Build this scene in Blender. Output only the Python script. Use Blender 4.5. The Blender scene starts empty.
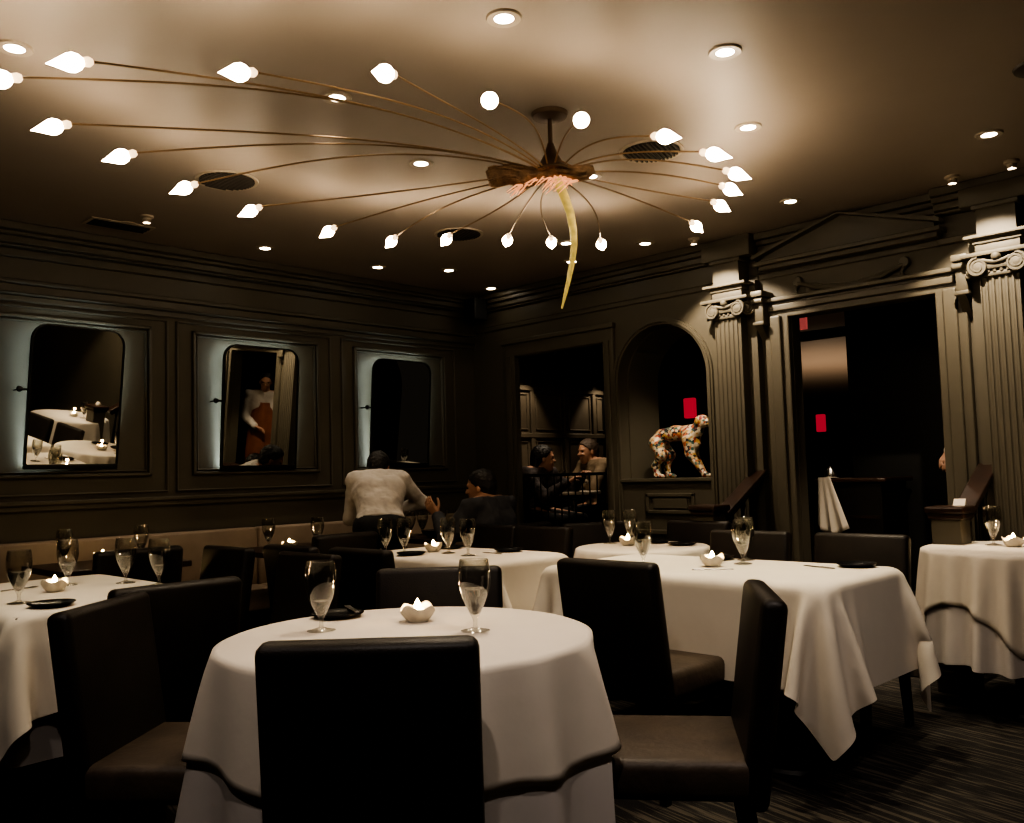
import bpy, bmesh, math, random
import numpy as np
from mathutils import Vector, Matrix, Quaternion
random.seed(7); rng = np.random.default_rng(7)
PI = math.pi
C = bpy.context.scene.collection
SC = bpy.context.scene

# ------------------------------------------------------------------ materials
def mat(name, col, rough=.6, metal=0., noise=0., nscale=8., bump=0., bscale=60., spec=.5, sheen=0., emit=None, estr=0.):
    m = bpy.data.materials.new(name); m.use_nodes = True
    nt = m.node_tree; b = nt.nodes['Principled BSDF']
    b.inputs['Base Color'].default_value = (*col, 1); b.inputs['Roughness'].default_value = rough
    b.inputs['Metallic'].default_value = metal; b.inputs['Specular IOR Level'].default_value = spec
    if sheen: b.inputs['Sheen Weight'].default_value = sheen
    if emit: b.inputs['Emission Color'].default_value = (*emit, 1); b.inputs['Emission Strength'].default_value = estr
    tc = nt.nodes.new('ShaderNodeTexCoord')
    if noise:
        n = nt.nodes.new('ShaderNodeTexNoise'); n.inputs['Scale'].default_value = nscale; n.inputs['Detail'].default_value = 5
        nt.links.new(tc.outputs['Object'], n.inputs['Vector'])
        r = nt.nodes.new('ShaderNodeMapRange'); r.inputs[1].default_value = .3; r.inputs[2].default_value = .7
        r.inputs[3].default_value = 1-noise; r.inputs[4].default_value = 1+noise
        nt.links.new(n.outputs['Fac'], r.inputs[0])
        mx = nt.nodes.new('ShaderNodeMix'); mx.data_type = 'RGBA'; mx.blend_type = 'MULTIPLY'; mx.inputs[0].default_value = 1
        mx.inputs[6].default_value = (*col, 1); nt.links.new(r.outputs[0], mx.inputs[7]); nt.links.new(mx.outputs[2], b.inputs['Base Color'])
    if bump:
        n = nt.nodes.new('ShaderNodeTexNoise'); n.inputs['Scale'].default_value = bscale; n.inputs['Detail'].default_value = 4
        nt.links.new(tc.outputs['Object'], n.inputs['Vector'])
        bp = nt.nodes.new('ShaderNodeBump'); bp.inputs['Strength'].default_value = bump; bp.inputs['Distance'].default_value = .01
        nt.links.new(n.outputs['Fac'], bp.inputs['Height']); nt.links.new(bp.outputs[0], b.inputs['Normal'])
    return m
def emis(name, col, s):
    m = bpy.data.materials.new(name); m.use_nodes = True; nt = m.node_tree; nt.nodes.clear()
    e = nt.nodes.new('ShaderNodeEmission'); e.inputs[0].default_value = (*col, 1); e.inputs[1].default_value = s
    o = nt.nodes.new('ShaderNodeOutputMaterial'); nt.links.new(e.outputs[0], o.inputs[0]); return m
def thin_glass():
    m = bpy.data.materials.new('thin_glass'); m.use_nodes = True; nt = m.node_tree; nt.nodes.clear()
    t = nt.nodes.new('ShaderNodeBsdfTransparent'); t.inputs[0].default_value = (.93, .93, .91, 1)
    g = nt.nodes.new('ShaderNodeBsdfGlossy'); g.inputs['Roughness'].default_value = .04
    lw = nt.nodes.new('ShaderNodeLayerWeight'); lw.inputs['Blend'].default_value = .35
    mp = nt.nodes.new('ShaderNodeMapRange'); mp.inputs[3].default_value = .05; mp.inputs[4].default_value = .75
    nt.links.new(lw.outputs['Facing'], mp.inputs[0])
    mx = nt.nodes.new('ShaderNodeMixShader'); o = nt.nodes.new('ShaderNodeOutputMaterial')
    nt.links.new(mp.outputs[0], mx.inputs[0]); nt.links.new(t.outputs[0], mx.inputs[1]); nt.links.new(g.outputs[0], mx.inputs[2])
    nt.links.new(mx.outputs[0], o.inputs[0]); return m
def water_glass():
    m = bpy.data.materials.new('still_water'); m.use_nodes = True; b = m.node_tree.nodes['Principled BSDF']
    b.inputs['Base Color'].default_value = (1, 1, 1, 1); b.inputs['Transmission Weight'].default_value = 1
    b.inputs['Roughness'].default_value = .0; b.inputs['IOR'].default_value = 1.33; return m

WALL = (.092, .080, .058)
M = dict(
    wall=mat('olive_taupe_paint', WALL, .62, noise=.08, nscale=2.5, bump=.05, bscale=90),
    trim=mat('olive_taupe_gloss_trim', (.094, .082, .060), .45, noise=.05, nscale=3),
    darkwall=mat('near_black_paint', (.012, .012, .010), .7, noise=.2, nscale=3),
    panelwood=mat('brown_panelling', (.11, .09, .065), .5, noise=.18, nscale=5),
    ceil=mat('warm_grey_ceiling', (.34, .292, .25), .55, noise=.05, nscale=1.2, bump=.03, bscale=25),
    leather=mat('dark_brown_leather', (.013, .0088, .0062), .45, noise=.25, nscale=14, bump=.12, bscale=220, spec=.4),
    seatleather_lit=mat('dark_brown_leather_lit', (.062, .045, .032), .5, noise=.25, nscale=10, bump=.2, bscale=40, spec=.4),  # same leather as the backs, with light on the seats put into the colour
    banq=mat('taupe_banquette_leather', (.30, .235, .18), .5, noise=.1, nscale=6, bump=.08, bscale=150),
    blackwood=mat('black_stained_wood', (.010, .008, .007), .4, noise=.3, nscale=9),
    brownwood=mat('dark_walnut', (.026, .012, .007), .35, noise=.35, nscale=10),
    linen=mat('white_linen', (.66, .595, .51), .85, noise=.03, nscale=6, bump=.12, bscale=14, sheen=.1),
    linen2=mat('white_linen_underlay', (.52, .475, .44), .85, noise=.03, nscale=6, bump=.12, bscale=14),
    glass=thin_glass(), water=water_glass(),
    black_c=mat('black_glazed_ceramic', (.012, .012, .013), .18),
    steel=mat('brushed_steel', (.62, .60, .57), .25, 1.),
    white_c=mat('white_ceramic', (.62, .57, .48), .55, noise=.1, nscale=30),
    wax=mat('lit_wax', (.85, .75, .55), .5, emit=(1, .72, .36), estr=1.6),
    flame=emis('flame_glow', (1, .72, .34), 55),
    bulb=emis('warm_bulb', (1, .80, .56), 22),
    bulbbase_glow=mat('bulb_socket', (.55, .42, .27), .4, emit=(1, .7, .4), estr=.7),  # emission paints the bulb's light onto the socket
    bronze=mat('bronze_arm', (.30, .21, .13), .35, .75),
    bronzed=mat('dark_bronze', (.13, .09, .06), .4, .7),
    bark=mat('fibrous_bark', (.27, .17, .10), .8, noise=.45, nscale=22, bump=1.0, bscale=55),
    fray=mat('frayed_pink_fibre_glow', (.75, .42, .26), .7, noise=.3, nscale=30, emit=(1, .45, .22), estr=.25),  # emission added: lamplight put into the fibre colour
    tusk=mat('pale_yellow_resin_glow', (.62, .50, .15), .35, noise=.25, nscale=25, emit=(1, .74, .20), estr=.10),  # mild emission added; the tusk itself is no lamp
    mirror=mat('silvered_mirror', (.80, .80, .76), .015, 1.),
    frame=mat('blackened_metal', (.015, .015, .015), .35, .6),
    led=emis('cool_led', (.80, .96, .95), 6),
    down=emis('downlight_lens', (1, .88, .68), 16),
    dtrim=mat('downlight_trim', (.42, .36, .29), .4),
    dark=mat('dark_void', (.006, .006, .006), .7),
    grille=mat('vent_grille', (.05, .043, .036), .5),
    red=mat('red_lamp', (.6, .02, .04), .5, emit=(1, .035, .07), estr=.16),
    pink=mat('pink_panel', (.5, .1, .1), .5, emit=(1, .22, .2), estr=.10),
    skin=mat('skin', (.42, .24, .165), .5, noise=.08, nscale=20),
    hair=mat('black_hair', (.010, .008, .007), .5, noise=.4, nscale=90, bump=.6, bscale=140),
    greyhair=mat('grey_brown_hair', (.09, .065, .05), .55, noise=.4, nscale=90, bump=.6, bscale=140),
    shirtw=mat('white_shirt_cotton', (.50, .46, .42), .8, noise=.05, nscale=9, bump=.4, bscale=16),
    shirtd=mat('charcoal_shirt_cotton', (.045, .047, .056), .8, noise=.15, nscale=9, bump=.4, bscale=18),
    shirtt=mat('tan_shirt_cotton', (.20, .15, .10), .8, noise=.1, nscale=9, bump=.4, bscale=18),
    blouse=mat('dark_patterned_blouse', (.05, .04, .04), .8, noise=.9, nscale=30),
    trouser=mat('black_trouser_cloth', (.010, .010, .011), .8),
    apron=mat('rust_brown_apron', (.16, .055, .028), .8, noise=.15, nscale=10),
    shoe=mat('black_shoe_leather', (.010, .009, .008), .3),
    eye=mat('dark_eye', (.01, .008, .006), .1), lip=mat('lips', (.34, .13, .10), .45),
)
def carpet_mat():
    m = mat('dark_dashed_carpet', (.02, .017, .015), .95, bump=.5, bscale=250); nt = m.node_tree; b = nt.nodes['Principled BSDF']
    tc = nt.nodes.new('ShaderNodeTexCoord'); mp = nt.nodes.new('ShaderNodeMapping'); mp.inputs['Rotation'].default_value = (0, 0, math.radians(12))
    nt.links.new(tc.outputs['Object'], mp.inputs[0])
    def stripes(ang, sc):
        q = nt.nodes.new('ShaderNodeMapping'); q.inputs['Rotation'].default_value = (0, 0, ang); q.inputs['Scale'].default_value = (sc, sc*.045, 1)
        nt.links.new(mp.outputs[0], q.inputs[0])
        n = nt.nodes.new('ShaderNodeTexNoise'); n.inputs['Scale'].default_value = 1; n.inputs['Detail'].default_value = 2
        nt.links.new(q.outputs[0], n.inputs['Vector'])
        r = nt.nodes.new('ShaderNodeMapRange'); r.inputs[1].default_value = .53; r.inputs[2].default_value = .58
        nt.links.new(n.outputs['Fac'], r.inputs[0]); return r
    a, c = stripes(0.1, 64), stripes(PI/2+.1, 64)
    vo = nt.nodes.new('ShaderNodeTexNoise'); vo.inputs['Scale'].default_value = 2.6; vo.inputs['Detail'].default_value = 1
    nt.links.new(mp.outputs[0], vo.inputs['Vector'])
    sw = nt.nodes.new('ShaderNodeMapRange'); sw.inputs[1].default_value = .46; sw.inputs[2].default_value = .52
    nt.links.new(vo.outputs['Fac'], sw.inputs[0])
    mx = nt.nodes.new('ShaderNodeMix'); nt.links.new(sw.outputs[0], mx.inputs[0]); nt.links.new(a.outputs[0], mx.inputs[2]); nt.links.new(c.outputs[0], mx.inputs[3])
    col = nt.nodes.new('ShaderNodeMix'); col.data_type = 'RGBA'; col.inputs[6].default_value = (.014, .0115, .010, 1); col.inputs[7].default_value = (.088, .074, .056, 1)
    nt.links.new(mx.outputs[0], col.inputs[0]); nt.links.new(col.outputs[2], b.inputs['Base Color']); return m
M['carpet'] = carpet_mat()
def mosaic_mat():
    m = mat('multicolour_mosaic', (.5, .5, .5), .35); nt = m.node_tree; b = nt.nodes['Principled BSDF']
    tc = nt.nodes.new('ShaderNodeTexCoord'); v = nt.nodes.new('ShaderNodeTexVoronoi'); v.inputs['Scale'].default_value = 52
    nt.links.new(tc.outputs['Object'], v.inputs['Vector'])
    s = nt.nodes.new('ShaderNodeSeparateColor'); nt.links.new(v.outputs['Color'], s.inputs[0])
    r = nt.nodes.new('ShaderNodeValToRGB'); r.color_ramp.interpolation = 'CONSTANT'; cr = r.color_ramp
    cols = [(0, (.50, .42, .32)), (.2, (.03, .026, .028)), (.36, (.38, .11, .05)), (.5, (.42, .27, .09)), (.64, (.58, .52, .42)), (.76, (.05, .12, .11)), (.86, (.26, .05, .05)), (.93, (.5, .4, .25))]
    cr.elements[0].color = (*cols[0][1], 1); cr.elements[1].position = cols[1][0]; cr.elements[1].color = (*cols[1][1], 1)
    for p, c in cols[2:]: e = cr.elements.new(p); e.color = (*c, 1)
    nt.links.new(s.outputs[0], r.inputs[0]); nt.links.new(r.outputs[0], b.inputs['Base Color']); return m
M['mosaic'] = mosaic_mat()

# ------------------------------------------------------------------ mesh helpers
class MB:
    def __init__(s): s.v = []; s.f = []
    def add(s, vs, fs):
        o = len(s.v); s.v += [tuple(v) for v in vs]; s.f += [tuple(i+o for i in f) for f in fs]; return s
    def box(s, x0, x1, y0, y1, z0, z1, bev=0., seg=2, mtx=None):
        bm = bmesh.new(); bmesh.ops.create_cube(bm, size=1)
        for v in bm.verts: v.co = Vector(((x0+x1)/2+v.co.x*(x1-x0), (y0+y1)/2+v.co.y*(y1-y0), (z0+z1)/2+v.co.z*(z1-z0)))
        if bev: bmesh.ops.bevel(bm, geom=list(bm.edges), offset=bev, segments=seg, profile=.5, affect='EDGES')
        bm.verts.index_update()
        vs = [(mtx @ v.co) if mtx else v.co.copy() for v in bm.verts]; fs = [[v.index for v in f.verts] for f in bm.faces]; bm.free()
        return s.add(vs, fs)
    def lathe(s, prof, n=24, c=(0, 0, 0), mtx=None, wob=None):
        vs = []; fs = []
        for k, (r, z) in enumerate(prof):
            for i in range(n):
                a = 2*PI*i/n; p = Vector((r*math.cos(a), r*math.sin(a), z+(wob(a, k) if wob else 0)))
                if mtx: p = mtx @ p
                vs.append(p+Vector(c))
        for k in range(len(prof)-1):
            for i in range(n):
                j = (i+1) % n; fs.append((k*n+i, k*n+j, (k+1)*n+j, (k+1)*n+i))
        if prof[0][0] > 1e-6: fs.append(tuple(reversed(range(n))))
        if prof[-1][0] > 1e-6: fs.append(tuple(range((len(prof)-1)*n, len(prof)*n)))
        return s.add(vs, fs)
    def tube(s, pts, rad, n=8, cap=True, flat=None):
        pts = [Vector(p) for p in pts]; N = len(pts); vs = []; fs = []
        t0 = (pts[1]-pts[0]).normalized(); up = Vector((0, 0, 1)) if abs(t0.z) < .9 else Vector((1, 0, 0))
        nn = (up-t0*up.dot(t0)).normalized()
        for k, p in enumerate(pts):
            t = (pts[min(k+1, N-1)]-pts[max(k-1, 0)]).normalized(); nn = (nn-t*nn.dot(t)).normalized(); bn = t.cross(nn)
            r = rad(k/(N-1)) if callable(rad) else rad
            for i in range(n):
                a = 2*PI*i/n; vs.append(p+nn*math.cos(a)*r+bn*math.sin(a)*r*(flat or 1))
        for k in range(N-1):
            for i in range(n): j = (i+1) % n; fs.append((k*n+i, k*n+j, (k+1)*n+j, (k+1)*n+i))
        if cap: fs.append(tuple(reversed(range(n)))); fs.append(tuple(range((N-1)*n, N*n)))
        return s.add(vs, fs)
    def prism(s, poly, axis, a, b):
        """poly: list of 2d points; axis 'x': (y,z), 'y': (x,z), 'z': (x,y)"""
        def P(p, t): return {'x': (t, p[0], p[1]), 'y': (p[0], t, p[1]), 'z': (p[0], p[1], t)}[axis]
        n = len(poly); vs = [P(p, a) for p in poly]+[P(p, b) for p in poly]
        fs = [(i, (i+1) % n, n+(i+1) % n, n+i) for i in range(n)]+[tuple(reversed(range(n))), tuple(range(n, 2*n))]
        return s.add(vs, fs)
def link(name, me, m, parent=None):
    o = bpy.data.objects.new(name, me); C.objects.link(o)
    if m: me.materials.append(m)
    if parent: o.parent = parent
    return o
def obj(name, b, m, parent=None, smooth=False):
    me = bpy.data.meshes.new(name); me.from_pydata([tuple(v) for v in b.v], [], b.f)
    bm = bmesh.new(); bm.from_mesh(me); bmesh.ops.remove_doubles(bm, verts=bm.verts, dist=1e-6); bmesh.ops.recalc_face_normals(bm, faces=bm.faces); bm.to_mesh(me); bm.free()
    if smooth:
        me.polygons.foreach_set('use_smooth', [True]*len(me.polygons))
        try: me.set_sharp_from_angle(angle=math.radians(40))
        except Exception: pass
    return link(name, me, m, parent)
def tag(o, label=None, cat=None, group=None):
    if label: o['label'] = label
    if cat: o['category'] = cat
    if group: o['group'] = group
    return o
def thing(name, label, cat, loc=(0, 0, 0), rz=0., group=None):
    o = bpy.data.objects.new(name, None); C.objects.link(o); o.location = loc; o.rotation_euler = (0, 0, rz); o.empty_display_size = .05
    return tag(o, label, cat, group)
def struct(name, b, m, smooth=False):
    o = obj(name, b, m, None, smooth); o['kind'] = 'structure'; return o
def dup(root, loc, rz, label, group=None, scale=None):
    r = root.copy(); C.objects.link(r); r.location = loc; r.rotation_euler = (0, 0, rz); r['label'] = label
    if group: r['group'] = group
    if scale: r.scale = (scale,)*3
    for ch in list(root.children):
        c = ch.copy(); C.objects.link(c); c.parent = r
        for g in ch.children: d = g.copy(); C.objects.link(d); d.parent = c
    return r

# ------------------------------------------------------------------ room shell
ZC = 2.85
struct('floor', MB().box(-2.6, 5.75, -3., 6.2, -.1, 0), M['carpet'])
struct('ceiling', MB().box(-2.6, 6.0, -3., 6.4, ZC, ZC+.1), M['ceil'])
struct('wall_left', MB().box(-2.6, 6.0, 6.18, 6.4, 0, ZC), M['wall'])
struct('wall_back', MB().box(-2.8, -2.6, -3., 6.4, 0, ZC), M['wall'])
struct('wall_near', MB().box(-2.6, 6.0, -3.2, -3., 0, ZC), M['wall'])
# right wall (x 5.75-6.0) with three openings
w = MB(); X0, X1 = 5.75, 5.87
for y0, y1, z0, z1 in ((-3., 1.97, 0, ZC), (1.97, 2.96, 2.23, ZC), (2.96, 3.63, 0, ZC), (3.63, 4.47, 0, 1.10), (4.47, 4.59, 0, ZC), (4.59, 5.62, 2.26, ZC), (5.62, 6.18, 0, ZC)):
    w.box(X0, X1 if y0 < 5.6 else 5.79, y0, y1, z0, z1)
AC, AR, AS = 4.05, .42, 1.91
arc = [(AC+AR*math.cos(PI*i/24), AS+AR*math.sin(PI*i/24)) for i in range(25)]
for i in range(24):
    (ya, za), (yb, zb) = arc[i], arc[i+1]
    w.prism([(ya, za), (yb, zb), (yb, ZC), (ya, ZC)], 'x', X0, X1)
struct('wall_right', w, M['wall'])
# arched lining of the niche, archivolt bead
b = MB()
path = [(AC+AR, 1.13)]+arc+[(AC-AR, 1.13)]
def archring(bb, r0, r1, x0, x1, zb):
    pi_ = [(AC+r0, zb)]+[(AC+r0*math.cos(PI*i/32), AS+r0*math.sin(PI*i/32)) for i in range(33)]+[(AC-r0, zb)]
    po = [(AC+r1, zb)]+[(AC+r1*math.cos(PI*i/32), AS+r1*math.sin(PI*i/32)) for i in range(33)]+[(AC-r1, zb)]
    for i in range(len(pi_)-1): bb.prism([pi_[i], pi_[i+1], po[i+1], po[i]], 'x', x0, x1)
archring(b, AR-.012, AR+.03, X1-.01, 6.27, 1.10); struct('trim_1', b, M['wall'], True)
b = MB(); archring(b, AR-.006, AR+.045, 5.728, 5.752, .27); archring(b, AR+.012, AR+.03, 5.715, 5.73, .27); struct('trim_2', b, M['trim'])
b = MB().box(5.74, 6.27, 3.61, 4.49, 1.10, 1.13, .004).box(5.725, 5.76, 3.62, 4.48, 1.105, 1.135, .006); struct('trim_3', b, M['trim'])
b = MB()   # raised panel below niche
def pframe(bb, y0, y1, z0, z1, x, t=.03, d=.018):
    bb.box(x-d, x+.004, y0, y1, z0, z0+t, .006); bb.box(x-d, x+.004, y0, y1, z1-t, z1, .006); bb.box(x-d, x+.004, y0, y0+t, z0, z1, .006); bb.box(x-d, x+.004, y1-t, y1, z0, z1, .006)
pframe(b, 3.79, 4.24, .86, 1.02, X0); b.box(5.737, 5.752, 3.86, 4.17, .90, .98, .006); b.box(5.725, 5.752, 3.80, 4.46, .70, .74, .008)
struct('trim_4', b, M['trim'])
# opening casing left
b = MB()
for y0, y1 in ((4.49, 4.60), (5.61, 5.74)): b.box(5.715, 5.755, y0, y1, 0, 2.26, .008); b.box(5.70, 5.73, y0+.035, y1-.035, 0, 2.26, .006)
b.box(5.715, 5.755, 4.49, 5.74, 2.25, 2.37, .008); b.box(5.695, 5.74, 4.47, 5.76, 2.36, 2.40, .008)
struct('trim_5', b, M['trim'])
# doorway casing
b = MB()
for y0, y1, s in ((1.80, 1.98, 1), (2.95, 3.13, -1)):
    b.box(5.70, 5.755, y0, y1, 0, 2.24, .008); b.box(5.675, 5.71, y0+.05, y1-.05, 0, 2.24, .01)
    b.box(5.755, 5.87, (y1-.02 if s > 0 else y0), (y1 if s > 0 else y0+.02), .27, 2.24, .004)
b.box(5.70, 5.755, 1.80, 3.13, 2.225, 2.34, .008); b.box(5.675, 5.71, 1.85, 3.08, 2.27, 2.315, .008); b.box(5.66, 5.755, 1.78, 3.15, 2.335, 2.365, .008)
struct('trim_6', b, M['trim'])
# console brackets at the heads of the casing, frieze swag, pediment
for k, yc in enumerate((1.80, 3.13)):
    b = MB(); b.box(5.60, 5.755, yc-.045, yc+.045, 2.38, 2.42, .006); b.box(5.63, 5.755, yc-.035, yc+.035, 2.2, 2.38, .012); b.box(5.615, 5.755, yc-.042, yc+.042, 2.18, 2.205, .005)
    b.prism([(5.62, 2.18), (5.755, 2.18), (5.755, 2.05), (5.735, 2.05)], 'y', yc-.025, yc+.025)
    b.tube([(5.622, yc-.04, 2.35), (5.622, yc+.04, 2.35)], .022, 12)
    struct('trim_%d' % (7+k), b, M['trim'], True)
b = MB(); sw = [(5.728, 2.16+.72*t/24, 2.45-.085*math.sin(PI*t/24)) for t in range(25)]
b.tube(sw, lambda t: .012+.018*math.sin(PI*t)+.004*math.sin(40*t), 8)
for yy in (2.16, 2.88):
    b.lathe([(0, .02), (.03, .016), (.038, 0)], 12, (5.735, yy, 2.46), Matrix.Rotation(-PI/2, 4, 'Y')); b.tube([(5.735, yy, 2.45), (5.735, yy+.02, 2.40), (5.735, yy-.01, 2.34)], lambda t: .018*(1-t*.8), 8)
struct('trim_9', b, M['trim'], True)
b = MB(); ped = [(1.95, 2.62), (3.12, 2.62), (3.12, 2.66), (2.53, 2.835), (1.95, 2.66)]
b.prism(ped, 'x', 5.68, 5.755)
for ya, za, yb, zb in ((1.90, 2.645, 2.53, 2.835), (3.16, 2.645, 2.53, 2.835)):
    b.prism([(ya, za), (yb, zb), (yb, zb+.012), (ya, za+.028)], 'x', 5.615, 5.70)
b.box(5.62, 5.755, 1.90, 3.16, 2.595, 2.625, .006); b.box(5.66, 5.755, 1.93, 3.13, 2.565, 2.6, .006)
struct('trim_10', b, M['trim'])
# cornices
def cornice_r(bb, y0, y1, p):
    for x, z0, z1 in ((p, 2.80, 2.85), (p-.025, 2.765, 2.80), (p-.055, 2.72, 2.765), (p-.075, 2.70, 2.72), (p-.10, 2.52, 2.56), (.012, 2.56, 2.70)):
        bb.box(5.752-max(x, .012), 5.755, y0, y1, z0, z1, .006, 1)
b = MB(); cornice_r(b, 3.18, 6.18, .115); struct('cornice_right', b, M['trim'])
b = MB(); cornice_r(b, 1.95, 3.18, .06); struct('cornice_doorway', b, M['trim'])
b = MB(); cornice_r(b, -3., 1.95, .14); struct('cornice_far_right', b, M['trim'])
b = MB()
for p, z0, z1 in ((.18, 2.80, 2.85), (.15, 2.775, 2.80), (.115, 2.73, 2.775), (.09, 2.715, 2.73), (.035, 2.66, 2.715), (.022, 2.52, 2.66), (.05, 2.49, 2.52), (.03, 2.435, 2.49), (.055, 2.42, 2.435), (.02, 2.38, 2.42)):
    b.box(-2.6, 5.76, 6.18-p, 6.185, z0, z1, .006, 1)
struct('cornice_left', b, M['trim'])
# left wall panelling
b = MB()
def lframe(bb, x0, x1, z0, z1, t, d, y=6.18):
    for a in ((x0, x1, z0, z0+t), (x0, x1, z1-t, z1), (x0, x0+t, z0, z1), (x1-t, x1, z0, z1)): bb.box(a[0], a[1], y-d, y+.004, a[2], a[3], .005, 1)
for x0, x1 in ((-.9, .1), (.28, 1.30), (1.60, 2.67), (2.97, 4.03), (4.37, 5.38)):
    lframe(b, x0, x1, 1.26, 2.30, .022, .030); lframe(b, x0+.03, x1-.03, 1.29, 2.27, .012, .018)
    lframe(b, x0-.12, x1+.12, 1.145, 2.36, .014, .020)
struct('trim_11', b, M['trim'])
struct('trim_12', MB().box(-2.6, 5.75, 6.135, 6.185, 1.085, 1.115, .008).box(-2.6, 5.75, 6.155, 6.185, 1.05, 1.087, .006), M['trim'])
struct('baseboard_left', MB().box(-2.6, 5.75, 6.155, 6.185, 0, .14, .005), M['trim'])
struct('baseboard_right', MB().box(5.725, 5.755, -3., 1.8, 0, .16, .005).box(5.725, 5.755, 3.13, 4.47, 0, .16, .005).box(5.725, 5.755, 5.74, 6.18, 0, .16, .005), M['trim'])

# pilasters with fluting and ionic capitals
def pilaster(name, yc, hw):
    xf = 5.60; b = MB()
    b.box(5.685, 5.752, yc-hw-.075, yc+hw+.075, .0, 2.52)                       # backing pilaster
    pts = [(5.70, yc-hw)]; n = 6; pitch = 2*hw/n
    pts.append((xf, yc-hw))
    for i in range(n):
        y0 = yc-hw+i*pitch; fl = pitch*.34; c = y0+pitch/2
        for k in range(7): a = PI*k/6; pts.append((xf+fl*math.sin(a)*.8, c-fl*math.cos(a)))
    pts += [(xf, yc+hw), (5.70, yc+hw)]
    b.prism(pts, 'z', .30, 2.255)
    b.box(5.575, 5.70, yc-hw-.02, yc+hw+.02, 0, .27, .008); b.tube([(5.592, yc-hw, .285), (5.592, yc+hw, .285)], .02, 10)
    o = struct(name, b, M['wall'])
    b = MB()                                                                      # capital
    b.box(5.585, 5.70, yc-hw, yc+hw, 2.255, 2.285, .01)
    for i in range(6): b.lathe([(0, -.014), (.011, -.006), (.011, .006), (0, .014)], 8, (5.588, yc-hw+(i+.5)*pitch, 2.285))
    b.box(5.57, 5.70, yc-hw-.02, yc+hw+.02, 2.295, 2.335, .014)
    for s in (-1, 1):                                                             # volutes, front pair and angled outer scrolls
        for dirv in (Vector((0, 1, 0)), Vector((.80, .6, 0))):
            cc = Vector((5.562, yc+s*(hw-.005), 2.315))
            d = Vector((dirv.x, dirv.y*s, 0)); 
            if dirv.x: cc = Vector((5.60, yc+s*(hw+.055), 2.315))
            sp = []
            for t in range(49):
                a = PI/2-2.4*2*PI*t/48*1.0; r = .056*(1-t/48*.86); sp.append(cc+d*(r*math.cos(a))+Vector((0, 0, r*math.sin(a))))
            b.tube(sp, lambda t: .0105*(1-.45*t), 6)
            nrm = Vector((-1, 0, 0)) if not dirv.x else Vector((-.6, .8*s, 0))
            q = Vector((0, 0, 1)).rotation_difference(nrm).to_matrix().to_4x4()
            b.lathe([(.05, -.03), (.05, .0), (.02, .004), (0, .012)], 16, cc, q)
    b.tube([(5.565, yc-hw+.03+2*(hw-.03)*t/12, 2.352-.018*math.sin(PI*t/12)) for t in range(13)], .011, 8)
    b.lathe([(0, .03), (.022, .018), (.03, 0)], 10, (5.565, yc, 2.365), Matrix.Rotation(-PI/2, 4, 'Y'))
    b.box(5.545, 5.752, yc-hw-.085, yc+hw+.085, 2.375, 2.40, .006)
    b.box(5.60, 5.752, yc-hw-.015, yc+hw+.015, 2.40, 2.455, .003); b.box(5.588, 5.752, yc-hw-.025, yc+hw+.025, 2.455, 2.485, .004); b.box(5.555, 5.752, yc-hw-.065, yc+hw+.065, 2.485, 2.505, .005)
    b.box(5.60, 5.752, yc-hw, yc+hw, 2.505, 2.66)
    b.box(5.585, 5.752, yc-hw-.02, yc+hw+.02, 2.66, 2.685, .004); b.box(5.60, 5.70, yc-hw-.09, yc+hw+.09, 2.69, 2.80, .005)
    obj('capital', b, M['wall'], o, True)
pilaster('column_left', 3.36, .105); pilaster('column_right', 1.585, .105)

# ------------------------------------------------------------------ raised room beyond the right wall
struct('floor_raised', MB().box(5.75, 24, -1, 12, .0, .27), M['carpet'])
struct('ceiling_raised', MB().box(5.87, 24, -1, 12, 2.70, 2.80), M['ceil'])
b = MB().box(5.87, 9.0, 6.15, 6.3, .27, 2.75); pw = struct('wall_panelled', b, M['panelwood'])
b = MB()
for x in (6.03, 6.46, 6.96, 7.42, 7.9): b.box(x, x+.055, 6.125, 6.152, .27, 2.7, .006, 1)
for z in (.3, .95, 1.55, 2.02, 2.55): b.box(6.0, 9, 6.122, 6.152, z, z+.05, .006, 1)
for x0, x1 in ((6.085, 6.46), (6.515, 6.96), (7.015, 7.42), (7.475, 7.9)):
    for z0, z1 in ((1.0, 1.55), (1.6, 2.02), (2.07, 2.55)): lframe(b, x0+.03, x1-.03, z0+.03, z1-.03, .014, .012, 6.15)
struct('trim_13', b, M['panelwood'])
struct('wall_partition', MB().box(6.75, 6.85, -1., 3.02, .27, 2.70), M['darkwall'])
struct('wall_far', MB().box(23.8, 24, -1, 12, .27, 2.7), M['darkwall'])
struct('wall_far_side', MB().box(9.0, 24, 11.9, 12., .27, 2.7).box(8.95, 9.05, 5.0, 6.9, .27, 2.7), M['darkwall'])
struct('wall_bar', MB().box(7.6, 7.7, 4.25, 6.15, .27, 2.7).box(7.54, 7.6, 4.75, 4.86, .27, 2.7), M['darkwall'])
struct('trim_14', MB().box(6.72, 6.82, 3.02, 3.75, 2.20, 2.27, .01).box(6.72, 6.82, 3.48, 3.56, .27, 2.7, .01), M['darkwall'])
for k, (x0, z) in enumerate(((5.20, .135), (5.47, .27))):
    struct('floor_step' if k == 0 else 'floor_landing', MB().box(x0, 5.75, 1.78, 3.15, 0 if k == 0 else .135, z, .01), M['carpet'])

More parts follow.
